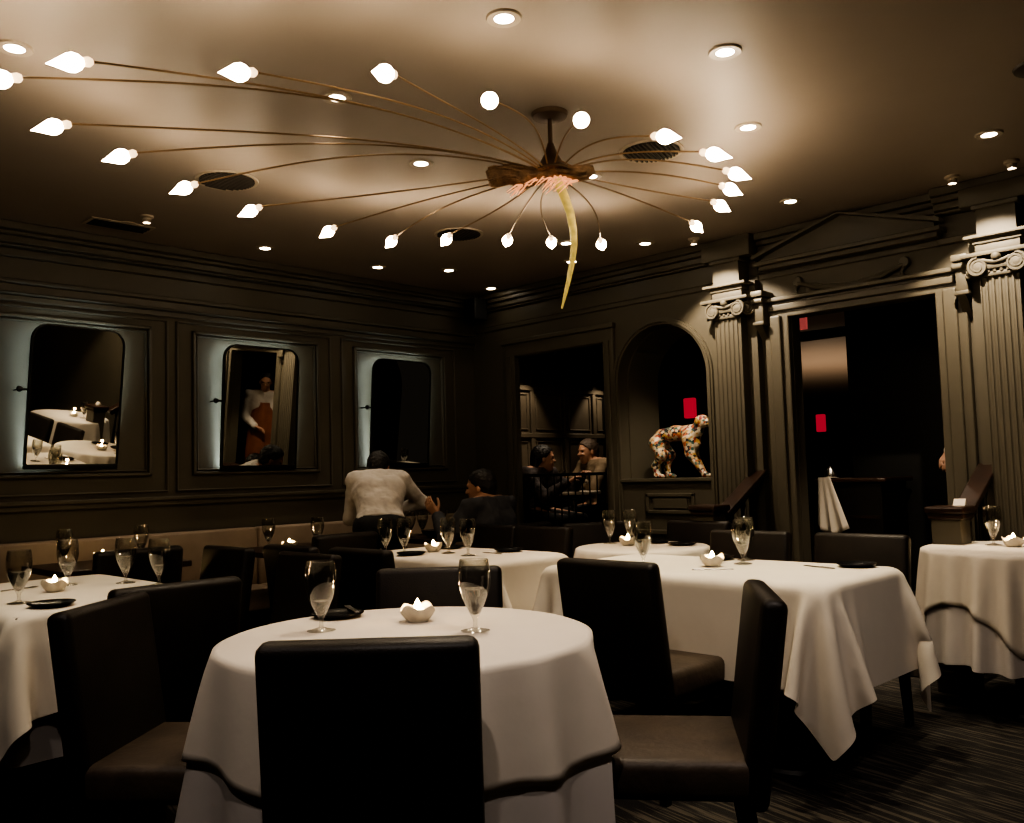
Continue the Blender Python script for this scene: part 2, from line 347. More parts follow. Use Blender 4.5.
# newel pedestals and slanted handrails at the doorway
for k, (y, who) in enumerate(((3.22, 'left'), (1.74, 'right'))):
    nl = thing('newel_pedestal', 'square olive pedestal with brown cap %s the doorway' % ('between the arched niche and' if k == 0 else 'beside the right-hand fluted pilaster of'), 'pedestal', (5.04, y, 0))
    obj('shaft', MB().box(-.075, .075, -.075, .075, 0, .90, .006).box(-.09, .09, -.09, .09, 0, .12, .01), M['trim'], nl)
    obj('cap', MB().box(-.10, .10, -.10, .10, .925, .965, .012).box(-.088, .088, -.088, .088, .895, .93, .01), M['brownwood'], nl)
    hr = thing('stair_handrail', 'broad slanted brown handrail on dark posts, %s' % ('before the pilaster nearest the arched niche' if k == 0 else 'behind the right-hand round table'), 'handrail', (5.2, y, 0))
    L = math.hypot(.50, .26); q = Matrix.Translation((0.0, 0, .90)) @ Matrix.Rotation(-math.atan2(.26, .50), 4, 'Y')
    obj('rail', MB().box(-.02, L+.02, -.055, .055, -.02, .02, .008, 2, q).box(-.0, L, -.03, .03, -.055, -.015, .008, 2, q), M['brownwood'], hr)
    for xx in (.10, .25, .40):
        zt = .90+.26/.5*xx-.03; z0 = .135 if xx < .26 else .27
        obj('post', MB().lathe([(.018, z0), (.018, z0+.05), (.013, z0+.1), (.017, (z0+zt)/2), (.012, zt-.1), (.02, zt-.06), (.014, zt)], 12, (xx, 0, 0)), M['blackwood'], hr, True)
# menu card on right rail
tag(obj('folded_card', MB().prism([(-.022, 0), (.022, 0), (0, .035)], 'y', -.03, .03), M['linen']), 'small white folded card standing on the right-hand pedestal cap', 'card').location = (5.08, 1.70, .966)
# balustrade across the left opening
bl = thing('balustrade', 'black metal railing of thin uprights across the opening to the panelled room', 'railing', (5.81, 5.1, .27))
obj('top_rail', MB().box(-.018, .018, -.5, .5, .90, .925, .005), M['frame'], bl); obj('bottom_rail', MB().box(-.012, .012, -.5, .5, .06, .08, .003), M['frame'], bl)
for i in range(13): obj('baluster', MB().tube([(0, -.48+.08*i, 0), (0, -.48+.08*i, .9)], .006, 8), M['frame'], bl)

# ------------------------------------------------------------------ chairs
def make_chair(label):
    t = thing('dining_chair', label, 'chair')
    b = MB(); b.box(-.235, .235, -.23, .23, .36, .465, .028, 3); obj('seat', b, M['seatleather_lit'], t, True)
    b = MB(); n = 10                                       # gently raked slab: front and back skins
    tilt = Matrix.Translation((-.225, 0, .36)) @ Matrix.Rotation(-math.radians(8), 4, 'Y')
    b.box(-.035, .035, -.232, .232, -.02, .51, .024, 3, tilt); obj('backrest', b, M['leather'], t, True)
    for sx, sy in ((1, 1), (1, -1), (-1, 1), (-1, -1)):
        x, y = sx*.2, sy*.2; dx = -.05 if sx < 0 else .01
        vs = [(x-.022, y-.022, .37), (x+.022, y-.022, .37), (x+.022, y+.022, .37), (x-.022, y+.022, .37)]+[(x+dx+a*.015, y+c*.015, 0) for a, c in ((-1, -1), (1, -1), (1, 1), (-1, 1))]
        obj('leg', MB().add(vs, [(0, 1, 2, 3), (7, 6, 5, 4), (0, 4, 5, 1), (1, 5, 6, 2), (2, 6, 7, 3), (3, 7, 4, 0)]), M['blackwood'], t)
    return t
# (top of back x, y, facing degrees, label)
chairs = [
 (1.125, 1.555, 45, 'dark leather chair seen from behind at the near side of the front round table'),
 (1.03, 2.73, -50, 'dark brown chair, seat in view, at the left of the front round table'),
 (2.27, 1.28, 126, 'dark brown chair seen edge-on, seat in view, right of the front round table'),
 (2.19, 2.57, 225, 'dark chair on the far side of the front round table, behind the wavy candle bowl'),
 (1.385, 2.98, 92, 'dark chair seen from behind at the near end of the left rectangular table'),
 (2.31, 3.62, 180, 'dark chair at the right side of the left rectangular table, nearer of two'),
 (2.32, 4.40, 180, 'dark chair at the right side of the left rectangular table, farther of two'),
 (2.00, 4.76, 90, 'dark chair pulled up to the leftmost bare wood banquette table'),
 (2.50, 4.12, 0, 'black chair at the far left place of the middle white rectangular table'),
 (2.55, 3.58, 0, 'black chair seen from behind at the left near side of the middle white rectangular table'),
 (3.23, 4.66, 90, 'black chair pulled up to the second bare wood banquette table'),
 (2.665, 2.17, 0, 'dark chair seen from behind with its seat showing, near side of the right rectangular table'),
 (4.30, 2.50, 180, 'olive-lit chair on the far side of the right rectangular table, before the left pedestal'),
 (4.30, 1.90, 180, 'dark chair on the far side of the right rectangular table, under the hanging napkin'),
 (4.20, 4.36, 180, 'dark chair on the far side of the middle rectangular table, nearest the seated man'),
 (4.20, 3.90, 180, 'dark chair on the far side of the middle rectangular table, nearest the small round table'),
 (4.98, 3.26, 180, 'dark chair behind the small round table, below the arched niche'),
 (4.66, 3.86, 235, 'dark chair on the far left side of the small round table'),
]
first = None
for x, y, a, lb in chairs:
    ra = math.radians(a); p = (x+.30*math.cos(ra), y+.30*math.sin(ra), 0)
    if first is None: first = make_chair(lb); first.location = p; first.rotation_euler = (0, 0, ra); first['group'] = 'dark leather dining chairs'
    else: dup(first, p, ra, lb)

# ------------------------------------------------------------------ cloth draping
def drape(hx, hy, h, top, table, flare, steps=170, iters=14, rmax=None, seed=1, off=.012):
    """hang a cloth of half size hx,hy over a table ('box',a,b) or ('disc',R); returns MB"""
    r = np.random.default_rng(seed)
    nx, ny = int(round(2*hx/h))+1, int(round(2*hy/h))+1
    gx, gy = np.meshgrid(np.linspace(-hx, hx, nx), np.linspace(-hy, hy, ny), indexing='ij')
    X = np.stack([gx, gy, np.full_like(gx, top)], -1); X[..., :2] += r.normal(0, .0006, X[..., :2].shape)
    def sd(p, z):
        g = off+flare*np.maximum(top-z, 0)
        if table[0] == 'disc':
            q = np.hypot(p[..., 0], p[..., 1])+1e-9; return q-table[1]-g, p/q[..., None]
        a, b, rc = table[1], table[2], .03
        q = np.abs(p)-np.stack([a-rc+g, b-rc+g], -1); qm = np.maximum(q, 0); ln = np.linalg.norm(qm, axis=-1)
        d = ln+np.minimum(np.max(q, -1), 0)-rc
        gr = np.where(ln[..., None] > 1e-6, qm/np.maximum(ln, 1e-9)[..., None], np.where(q[..., :1] > q[..., 1:], np.array([1., 0]), np.array([0, 1.])))
        return d, gr*np.sign(p)
    d0, _ = sd(X[..., :2], X[..., 2]); free = (d0 > -off-.006).astype(float)
    V = np.zeros_like(X); dt = .022; W = free[..., None]
    hxr, hyr = 2*hx/(nx-1), 2*hy/(ny-1); dg = math.hypot(hxr, hyr)
    def con(a, b, wa, wb, L, k):
        d = b-a; l = np.sqrt((d*d).sum(-1, keepdims=True))+1e-12; ws = wa+wb
        c = d*((l-L)/l*k/np.maximum(ws, 1e-6)); c[(ws < .5)[..., 0]] = 0
        return c
    S = slice
    pairs = []
    for p in (0, 1):
        m = (nx-p)//2; pairs.append(((S(p, p+2*m-1, 2), S(None)), (S(p+1, p+2*m, 2), S(None)), hxr, 1.))
        m = (ny-p)//2; pairs.append(((S(None), S(p, p+2*m-1, 2)), (S(None), S(p+1, p+2*m, 2)), hyr, 1.))
    for p in (0, 1):
        m = (nx-p)//2; a, bq = S(p, p+2*m-1, 2), S(p+1, p+2*m, 2)
        pairs.append(((a, S(0, ny-1)), (bq, S(1, ny)), dg, .55)); pairs.append(((a, S(1, ny)), (bq, S(0, ny-1)), dg, .55))
    for p in range(4):
        ix = np.array([i for i in range(nx-2) if i % 4 == p or i % 4 == (p+1) % 4]) if p in (0, 2) else None
        if ix is not None: pairs.append(((ix, S(None)), (ix+2, S(None)), 2*hxr, .05))
        iy = np.array([i for i in range(ny-2) if i % 4 == p or i % 4 == (p+1) % 4]) if p in (0, 2) else None
        if iy is not None: pairs.append(((S(None), iy), (S(None), iy+2), 2*hyr, .05))
    iters = 1; dt = .0042
    for st in range(int(steps*13)):
        V[..., 2] -= 9.8*dt; V *= .992; Xo = X.copy(); X = X+V*dt*W
        for it in range(iters):
            for A, Bq, L, k in pairs:
                a, b_ = X[A], X[Bq]; wa, wb = W[A], W[Bq]; c = con(a, b_, wa, wb, L, k)
                X[A] = a+wa*c; X[Bq] = b_-wb*c
            if True:
                d, g = sd(X[..., :2], X[..., 2]); pen = (d < 0) & (free > 0)
                X[..., :2] -= np.where(pen[..., None], g*d[..., None], 0)
                X[..., 2] = np.where(free > 0, np.clip(X[..., 2], .02, top), X[..., 2])
        V = (X-Xo)/dt
        sp = np.linalg.norm(V, axis=-1, keepdims=True); V *= np.minimum(1, 2.5/np.maximum(sp, 1e-6))
    b = MB(); vs = X.reshape(-1, 3); fs = []
    keep = np.hypot(gx, gy) <= rmax if rmax else np.ones_like(gx, bool)
    for i in range(nx-1):
        for j in range(ny-1):
            if keep[i, j] and keep[i+1, j] and keep[i, j+1] and keep[i+1, j+1]: fs.append((i*ny+j, (i+1)*ny+j, (i+1)*ny+j+1, i*ny+j+1))
    used = sorted({i for f in fs for i in f}); mp = {o: n for n, o in enumerate(used)}
    b.v = [tuple(vs[i]) for i in used]; b.f = [tuple(mp[i] for i in f) for f in fs]
    return b
def skirt(R, top, zb, folds, amp, flare, seed, shape=None, nt=220, nz=14, seats=(), sq=None, cap=1.28):
    """floor-reaching undercloth: flat disc then hanging folds; shape(theta)->radius for non-round tops"""
    r = np.random.default_rng(seed); ph = r.uniform(0, 2*PI, 4)
    b = MB(); vs = [(0, 0, top)]; fs = []
    rows = [(.5, 0), (.97, 0)]+[(1, (k/nz)**1.2) for k in range(nz+1)]
    for q, s in rows:
        for i in range(nt):
            t = 2*PI*i/nt; R0 = shape(t) if shape else R
            f = (.5+.5*math.sin(folds*t+ph[0]+1.1*math.sin(3*t+ph[1])))**1.4*(.55+.45*math.sin(2*t+ph[2])); f2 = .5+.5*math.sin((folds*.5+1.5)//1*t+ph[2])
            zl = zb if not sq else top-(min(sq/max(abs(math.cos(t)), abs(math.sin(t))), sq*cap)-R)
            for sa in seats:
                da = abs((t-sa+PI) % (2*PI)-PI); zl = max(zl, zb+(.50-zb)*min(1, max(0, (.50-da)/.10)))
            fct = min((top-zl)*s/.4, 1.25)**.8 if q == 1 else 0
            rr = R0*q+fct*(flare*(.35+.65*f2)+amp*f)
            vs.append((rr*math.cos(t), rr*math.sin(t), top-(top-zl-.012*math.sin(5*t+ph[3]))*s-(.006*(1 if q == 1 else 0)*(1-s))))
    for i in range(nt): fs.append((0, 1+i, 1+(i+1) % nt))
    for k in range(len(rows)-1):
        for i in range(nt): j = (i+1) % nt; fs.append((1+k*nt+i, 1+(k+1)*nt+i, 1+(k+1)*nt+j, 1+k*nt+j))
    b.v = vs; b.f = fs; return b
def rectshape(a, c, rc=.02):
    def f(t):
        ct, s = abs(math.cos(t)), abs(math.sin(t)); k = 24
        return ((ct/a)**k+(s/c)**k)**(-1/k)
    return f
def cloth_obj(name, b, m, loc, rz, label, sub=1):
    o = obj(name, b, m, None, False); o.location = loc; o.rotation_euler = (0, 0, rz)
    o.data.polygons.foreach_set('use_smooth', [True]*len(o.data.polygons))
    if sub: s = o.modifiers.new('smooth', 'SUBSURF'); s.levels = sub; s.render_levels = sub
    if name == 'tablecloth' and not sub: s = o.modifiers.new('hem', 'SOLIDIFY'); s.thickness = .004; s.offset = 0
    tag(o, label, 'tablecloth'); return o
def round_table(name, x, y, R, lab):
    t = thing('round_table', lab, 'table', (x, y, 0)); obj('tabletop', MB().lathe([(0, .715), (R-.01, .715), (R, .725), (R, .742), (R-.008, .75), (0, .75)], 48), M['blackwood'], t, True)
    obj('pedestal', MB().lathe([(.045, .04), (.04, .1), (.04, .715)], 20), M['blackwood'], t, True); obj('base', MB().lathe([(0, .045), (.05, .045), (.24, .015), (.25, 0), (0, 0)], 28), M['blackwood'], t, True)
def rect_table(x0, x1, y0, y1, lab):
    t = thing('rectangular_table', lab, 'table', ((x0+x1)/2, (y0+y1)/2, 0)); a, c = (x1-x0)/2, (y1-y0)/2
    obj('tabletop', MB().box(-a, a, -c, c, .715, .75, .008), M['blackwood'], t)
    for s in (-1, 1):
        obj('pedestal', MB().lathe([(.05, .04), (.045, .1), (.045, .715)], 20, (0, s*(c-.32), 0)), M['blackwood'], t, True)
        obj('base', MB().lathe([(0, .045), (.05, .045), (.22, .015), (.23, 0), (0, 0)], 24, (0, s*(c-.32), 0)), M['blackwood'], t, True)
ZT = .765
# front round table
T1 = (1.585, 2.005)
round_table('round_table', *T1, .495, 'round pedestal table under white cloths, nearest the viewer')
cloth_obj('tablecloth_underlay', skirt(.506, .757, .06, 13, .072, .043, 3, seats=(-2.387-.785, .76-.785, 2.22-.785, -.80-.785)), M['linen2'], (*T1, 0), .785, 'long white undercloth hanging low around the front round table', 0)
cloth_obj('tablecloth', skirt(.513, ZT, .3, 13, .075, .045, 3, sq=.745, cap=1.05), M['linen'], (*T1, 0), .785, 'white square top cloth folded over the edge of the front round table', 0)
# right rectangular table
T2 = (3.15, 3.86, 1.55, 2.93)
rect_table(*T2, 'rectangular pedestal table under a white cloth, right of centre')
c2 = ((T2[0]+T2[1])/2, (T2[2]+T2[3])/2); a2, b2 = (T2[1]-T2[0])/2, (T2[3]-T2[2])/2
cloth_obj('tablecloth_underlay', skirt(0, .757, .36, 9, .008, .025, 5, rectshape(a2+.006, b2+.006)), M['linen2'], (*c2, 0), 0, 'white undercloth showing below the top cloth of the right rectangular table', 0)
recd = drape(a2+.385, b2+.40, .03, ZT, ('box', a2, b2), .10, seed=6, off=.02)
cloth_obj('tablecloth', recd, M['linen'], (*c2, 0), 0, 'white cloth with a long folded corner on the right rectangular table')
# middle rectangular table
T3 = (3.10, 3.72, 3.28, 4.40)
rect_table(*T3, 'rectangular table under a white cloth set with four goblets, middle distance')
c3 = ((T3[0]+T3[1])/2, (T3[2]+T3[3])/2); a3, b3 = (T3[1]-T3[0])/2, (T3[3]-T3[2])/2
cloth_obj('tablecloth', drape(a3+.40, b3+.38, .034, ZT, ('box', a3, b3), .08, steps=130, seed=8, off=.02), M['linen'], (*c3, 0), 0, 'white cloth on the middle rectangular table before the seated man')
# left rectangular table
T5 = (1.02, 1.77, 3.46, 4.68)
rect_table(*T5, 'rectangular table under white cloths at the left edge, behind the brown chair')
c5 = ((T5[0]+T5[1])/2, (T5[2]+T5[3])/2); a5, b5 = (T5[1]-T5[0])/2, (T5[3]-T5[2])/2
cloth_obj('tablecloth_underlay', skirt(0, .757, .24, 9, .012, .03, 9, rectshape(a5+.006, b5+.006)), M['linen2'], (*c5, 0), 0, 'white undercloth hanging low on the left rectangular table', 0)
cloth_obj('tablecloth', drape(a5+.33, b5+.34, .034, ZT, ('box', a5, b5), .12, steps=130, seed=11, off=.02), M['linen'], (*c5, 0), 0, 'white top cloth with a slanting hem on the left rectangular table')
# small round tables
T4, T10 = (4.20, 3.14), (4.92, 1.40)
for (x, y), R, w1, w2, w3, sd in ((T4, .37, 'small round table below the arched niche', 'long pleated white undercloth of the small round table below the niche', 'white top cloth of the small round table below the niche', 21),
                           (T10, .42, 'round table at the right edge, before the fluted pilaster', 'long pleated white undercloth of the round table at the right edge', 'white pleated top cloth of the round table at the right edge', 22)):
    round_table('round_table', x, y, R, w1)
    cloth_obj('tablecloth_underlay', skirt(R+.002, .757, .24, 20, .056, .043, sd), M['linen2'], (x, y, 0), -.42 if R > .4 else .5, w2, 0)
    cloth_obj('tablecloth', skirt(R+.009, ZT, .3, 20, .058, .045, sd, sq=R+.26), M['linen'], (x, y, 0), -.42 if R > .4 else .5, w3, 0)
# corner of one more cloth at bottom right
T11 = (2.62, -.02); round_table('round_table', *T11, .53, 'round table at the bottom right corner, mostly out of the picture')
cloth_obj('tablecloth', skirt(.545, ZT, .10, 13, .03, .12, 31), M['linen'], (*T11, 0), 0, 'white tablecloth edge at the bottom right corner of the photo', 0)

# banquette and bare wood tables
bq = thing('banquette', 'long taupe leather banquette along the mirrored wall', 'banquette', (1.6, 6.0, 0))
for i, (x0, x1) in enumerate(((-3.6, -2.3), (-2.3, -.93), (-.93, .44), (.44, 1.81), (1.81, 3.18), (3.18, 4.13))):
    obj('back_cushion', MB().box(x0+.004, x1-.004, .035, .135, .44, .865, .02, 3), M['banq'], bq, True)
    obj('seat_cushion', MB().box(x0+.004, x1-.004, -.48, .05, .33, .455, .025, 3), M['banq'], bq, True)
obj('base', MB().box(-3.6, 4.13, -.42, .13, 0, .33), M['blackwood'], bq)
for (x0, x1, y0, y1), lb in (((1.72, 2.45, 5.1, 5.74), 'bare wood banquette table farthest left, with a lit candle'), ((2.94, 3.60, 5.05, 5.68), 'bare wood banquette table under the middle mirror'), ((4.16, 4.80, 4.98, 5.62), 'bare wood banquette table between waiter and seated man')):
    t = thing('banquette_table', lb, 'table', ((x0+x1)/2, (y0+y1)/2, 0)); a, c = (x1-x0)/2, (y1-y0)/2
    obj('tabletop', MB().box(-a, a, -c, c, .715, .75, .006), M['brownwood'], t)
    obj('pedestal', MB().lathe([(.04, .03), (.035, .715)], 16), M['blackwood'], t); obj('base', MB().lathe([(0, .04), (.05, .04), (.24, .012), (.25, 0), (0, 0)], 24), M['blackwood'], t, True)

# ------------------------------------------------------------------ tableware
def goblet(label, level):
    out = [(.0, .0), (.040, .0), (.041, .003), (.022, .007), (.007, .012), (.0055, .024), (.0075, .036), (.014, .048), (.027, .074), (.038, .103), (.044, .128), (.0455, .147), (.0445, .170), (.0405, .198), (.0395, .2)]
    inn = [(.0385, .1985), (.0432, .170), (.0442, .147), (.0427, .128), (.0367, .103), (.0257, .074), (.0125, .05), (.0, .044)]
    o = obj('water_goblet', MB().lathe(out+inn, 32), M['glass'], None, True); tag(o, label, 'glass', 'stemmed water goblets')
    cup = [(.0, .0445)]+[(r*.985, z) for r, z in ((.0125, .0505), (.0257, .0745), (.0367, .1035), (.0427, .1285)) if z < level]
    zz = [p[1] for p in inn]; rl = np.interp(level, sorted(zz), [r for r, z in sorted(inn, key=lambda q: q[1])])*.985
    cup += [(rl, level), (0, level)]
    obj('water', MB().lathe(cup, 32), M['water'], o, True); return o
g_full = None; g_half = None
gob = [
 (1.465, 2.245, ZT, .5, 'tall stemmed goblet on the front round table, left of the candle bowl', 1),
 (1.725, 1.875, ZT, .5, 'stemmed goblet half full of water on the front round table, right of the candle bowl', 0),
 (3.35, 2.50, ZT, .5, 'goblet standing alone at the left end of the right rectangular table', 0),
 (3.63, 2.155, ZT, .5, 'nearer of two overlapping goblets on the right rectangular table', 1),
 (3.79, 2.235, ZT, .5, 'farther of two overlapping goblets on the right rectangular table', 1),
 (3.18, 4.20, ZT, .5, 'leftmost goblet on the middle rectangular table', 1),
 (3.22, 4.08, ZT, .5, 'second goblet from the left on the middle rectangular table', 1),
 (3.36, 3.86, ZT, .5, 'goblet just right of the candle on the middle rectangular table', 0),
 (3.31, 3.64, ZT, .5, 'rightmost goblet on the middle rectangular table', 0),
 (4.27, 3.43, ZT, .5, 'leftmost goblet on the small round table below the niche', 0),
 (4.33, 3.32, ZT, .5, 'goblet beside the white candle pot on the small round table', 1),
 (5.02, 1.53, ZT, .5, 'goblet on the round table at the right edge', 0),
 (1.12, 3.76, ZT, .5, 'goblet nearest the left edge on the left rectangular table', 0),
 (1.46, 4.24, ZT, .5, 'goblet behind the candle bowl on the left rectangular table', 1),
 (1.65, 4.08, ZT, .5, 'goblet over the top of the brown chair on the left rectangular table', 0),
 (1.70, 3.85, ZT, .5, 'goblet at the right corner of the left rectangular table', 1),
 (1.93, 5.66, .75, .5, 'goblet at the left end of the leftmost banquette table', 1),
 (2.36, 5.60, .75, .5, 'goblet at the right end of the leftmost banquette table', 1),
 (3.16, 5.46, .75, .5, 'goblet left of the candle on the second banquette table', 0),
 (3.38, 5.21, .75, .5, 'goblet right of the candle on the second banquette table', 1),
 (4.24, 5.30, .75, .5, 'goblet nearest the waiter on the third banquette table', 1),
 (4.46, 5.42, .75, .5, 'goblet at the wall side of the third banquette table', 0),
 (4.47, 5.10, .75, .5, 'goblet nearest the viewer on the third banquette table', 1),
 (4.70, 5.18, .75, .5, 'goblet before the seated man on the third banquette table', 0),
]
protos = {}
for x, y, z, s, lb, kind in gob:
    if kind not in protos: o = protos[kind] = goblet(lb, .118 if kind == 0 else .086); o.location = (x, y, z+.0005)
    else: dup(protos[kind], (x, y, z+.0005), 0, lb)
def candle(label):
    wob = lambda a, k: (.008*math.sin(4*a+.6)+.005*math.sin(2*a)) if k in (3, 4, 5) else 0
    o = obj('candle_bowl', MB().lathe([(.0, .002), (.028, .0), (.044, .018), (.053, .044), (.051, .046), (.046, .043), (.038, .02), (.0, .012)], 40, wob=wob), M['white_c'], None, True)
    tag(o, label, 'candle holder', 'small wavy-rimmed candle bowls')
    cd = obj('candle', MB().lathe([(.0, .012), (.024, .014), (.025, .036), (.022, .039), (0, .037)], 20), M['wax'], o, True)
    obj('flame', MB().lathe([(0, .038), (.008, .043), (.0105, .050), (.0065, .059), (0, .070)], 12, (.0, .0, 0)), M['flame'], cd, True)
    return o
cp = None
for x, y, z, lb in ((1.735, 2.14, ZT, 'wavy white candle bowl glowing on the front round table'), (3.48, 2.22, ZT, 'white candle bowl beside the paired goblets on the right rectangular table'),
        (3.385, 4.02, ZT, 'lit candle bowl on the middle rectangular table'), (4.20, 3.24, ZT, 'lit candle pot on the small round table below the niche'), (4.96, 1.42, ZT, 'lit candle bowl on the round table at the right edge'),
        (1.34, 4.04, ZT, 'candle bowl on the left rectangular table'), (2.12, 5.58, .75, 'lit candle bowl on the leftmost banquette table'), (3.19, 5.25, .75, 'lit candle bowl on the second banquette table')):
    if cp is None: cp = candle(lb); cp.location = (x, y, z+.0005)
    else: dup(cp, (x, y, z+.0005), x*7, lb)
pl = None
for x, y, z, lb in ((1.64, 2.42, ZT, 'black side plate behind the left goblet of the front round table'), (3.76, 2.37, ZT, 'black side plate behind the paired goblets'), (3.76, 1.69, ZT, 'black side plate at the right end of the right rectangular table'),
        (3.19, 3.98, ZT, 'black side plate at the left of the middle rectangular table'), (3.58, 4.10, ZT, 'black side plate behind the candle of the middle rectangular table'), (3.60, 3.62, ZT, 'black side plate at the right end of the middle rectangular table'),
        (4.42, 3.20, ZT, 'black side plate behind the candle pot of the small round table'), (4.35, 2.97, ZT, 'black side plate at the right of the small round table'), (1.17, 3.56, ZT, 'black side plate at the near edge of the left rectangular table'), (4.5, 5.24, .75, 'dark plate amid the goblets of the third banquette table')):
    if pl is None:
        pl = tag(obj('side_plate', MB().lathe([(0, .004), (.045, .003), (.048, 0), (.055, 0), (.075, .010), (.082, .014), (.081, .017), (.072, .013), (.05, .007), (0, .007)], 36), M['black_c'], None, True), lb, 'plate', 'black side plates'); pl.location = (x, y, z+.0005)
    else: dup(pl, (x, y, z+.0005), 0, lb)
kn = None
for x, y, z, rz, lb in ((1.70, 2.43, ZT+.018, 1.15, 'butter knife lying across the black plate of the front round table'), (3.36, 2.14, ZT+.001, -.9, 'knife at the near edge of the right rectangular table'), (3.66, 1.81, ZT+.001, 1.2, 'knife beside the right-hand plate of the right rectangular table'),
        (3.47, 3.62, ZT+.001, 1.4, 'knife at the right end of the middle rectangular table'), (1.28, 4.28, ZT+.001, .4, 'knife behind the candle bowl of the left rectangular table')):
    if kn is None:
        b = MB().box(-.09, -.01, -.007, .007, 0, .005, .0022).box(-.01, .085, -.009, .009, .001, .003, .0008); kn = tag(obj('butter_knife', b, M['steel']), lb, 'knife', 'butter knives'); kn.location = (x, y, z); kn.rotation_euler = (0, 0, rz)
    else: dup(kn, (x, y, z), rz, lb)
dish = tag(obj('serving_bowl', MB().lathe([(0, .0), (.05, 0), (.09, .03), (.105, .055), (.10, .056), (.085, .034), (0, .012)], 32), M['brownwood'], None, True), 'brown serving bowl on the banquette table before the seated man', 'bowl'); dish.location = (4.34, 5.13, .7505)

# ------------------------------------------------------------------ mirrors on the left wall
def mirror_thing(xl, xr, yl, yr, zb, zt, tilt, lab):
    w = math.hypot(xr-xl, yr-yl); hgt = zt-zb; psi = math.atan2(yr-yl, xr-xl)
    root = thing('wall_mirror', lab, 'mirror', ((xl+xr)/2, (yl+yr)/2, (zb+zt)/2), psi, 'tilting backlit wall mirrors')
    R = .105
    def outline(i, rb=.012):
        a, c = w/2-i, hgt/2-i; pts = []
        for cx, cz, r, s in ((a, c, max(R-i, .01), 0), (-a, c, max(R-i, .01), 1), (-a, -c, rb, 2), (a, -c, rb, 3)):
            sx, sz = (1 if cx > 0 else -1), (1 if cz > 0 else -1)
            for k in range(9): t = PI/2*(s+k/8); pts.append((cx-sx*r+r*math.cos(t), cz-sz*r+r*math.sin(t)))
        return pts
    T = Matrix.Rotation(-tilt, 4, 'X').inverted()
    def tr(b): b.v = [tuple(T @ Vector(v)) for v in b.v]; return b
    fr = MB(); po, pi_ = outline(0), outline(.009); n = len(po)
    for i in range(n): j = (i+1) % n; fr.prism([po[i], po[j], pi_[j], pi_[i]], 'y', -.02, .012)
    fr.box(-w/2, w/2, -.022, .012, -hgt/2-.022, -hgt/2+.004, .004)
    obj('frame', tr(fr), M['frame'], root)
    obj('mirror_glass', tr(MB().prism(outline(.008), 'y', -.012, -.006)), M['mirror'], root)
    obj('back_board', tr(MB().prism(outline(.02), 'y', -.005, .008)), M['frame'], root)
    st = MB(); p1, p2 = outline(.004, .02), outline(.022, .02)
    for i in range(n): j = (i+1) % n; st.prism([p1[i], p1[j], p2[j], p2[i]], 'y', .009, .013)
    obj('light_strip', tr(st), M['led'], root)
    br = MB(); br.tube([(-w/2-.055, .0, .03), (-w/2+.03, .0, .03)], .007, 10); yy = (6.18-((yl+yr)/2-.5*w*math.sin(psi)))/1
    br.tube([(-w/2-.05, 0, .03), (-w/2-.05+yy*math.sin(psi), yy*math.cos(psi), .03)], .006, 8)
    br.lathe([(0, .012), (.016, .01), (.02, 0)], 16, (-w/2-.05, -.004, .03), Matrix.Rotation(PI/2, 4, 'X'))
    obj('bracket', br, M['frame'], root, True)
    return root
mirror_thing(1.85, 2.445, 6.075, 6.135, 1.335, 2.235, math.radians(7.3), 'tilting backlit mirror at the left, reflecting white tables')
mirror_thing(3.165, 3.80, 6.105, 6.125, 1.31, 2.215, math.radians(4.2), 'middle tilting backlit mirror, reflecting a standing waiter')
mirror_thing(4.50, 5.14, 6.10, 6.125, 1.31, 2.205, math.radians(4.2), 'tilting backlit mirror nearest the room corner, above the waiter')

# ------------------------------------------------------------------ chandelier
ch = thing('chandelier', 'sprawling bronze chandelier of long curved arms with flame-shaped bulbs', 'chandelier', (3.02, 2.69, ZC))
def L(x, y, z): return Vector((x-3.02, y-2.69, z-ZC))
obj('canopy_plate', MB().lathe([(0, 0), (.085, 0), (.08, -.018), (.02, -.028), (0, -.028)], 28), M['bronzed'], ch, True)
obj('stem', MB().tube([(0, 0, -.02), (0, 0, -.17)], .011, 12), M['bronzed'], ch, True)
obj('cone', MB().lathe([(.014, -.14), (.03, -.19), (.055, -.235), (.085, -.262), (.08, -.272), (0, -.272)], 24), M['bronzed'], ch, True)
axis = [L(2.825+.34*t/14, 2.905-.345*t/14, 2.553+.032*t/14+.012*math.sin(t*.9)) for t in range(15)]
b = MB(); b.tube(axis, lambda t: .048*(1-.35*t)*(1 if .04 < t < .96 else .8)+.006*math.sin(t*23), 14)
for k in range(34):
    a = random.uniform(0, 2*PI); i = random.randint(0, 9); off = Vector((.55*math.cos(a), .55*math.cos(a), 0))*.07+Vector((0, 0, math.sin(a)*.045))
    b.tube([axis[i+q]+off*(1+.25*math.sin(q+k))*(1-.06*q) for q in range(5)], .006, 5)
obj('bark_body', b, M['bark'], ch, True)
b = MB()
for k in range(26):
    s = axis[5+k % 8]+Vector((0, 0, -.03)); a = random.uniform(-1, 1); e = s+Vector((-.10*random.random()-.03+.05*a, .06*a+.06*random.random(), -.04-.04*random.random()))
    b.tube([s, s.lerp(e, .5)+Vector((0, 0, .015)), e], lambda t: .007*(1-.8*t), 5)
for k in range(9):
    a = 2*PI*k/9; s = L(3.052, 2.68, 2.545); b.tube([s, s+Vector((.04*math.cos(a), .04*math.sin(a), .004)), s+Vector((.065*math.cos(a), .065*math.sin(a), -.03))], lambda t: .007*(1-.7*t), 6)
obj('frayed_fibres', b, M['fray'], ch, True)
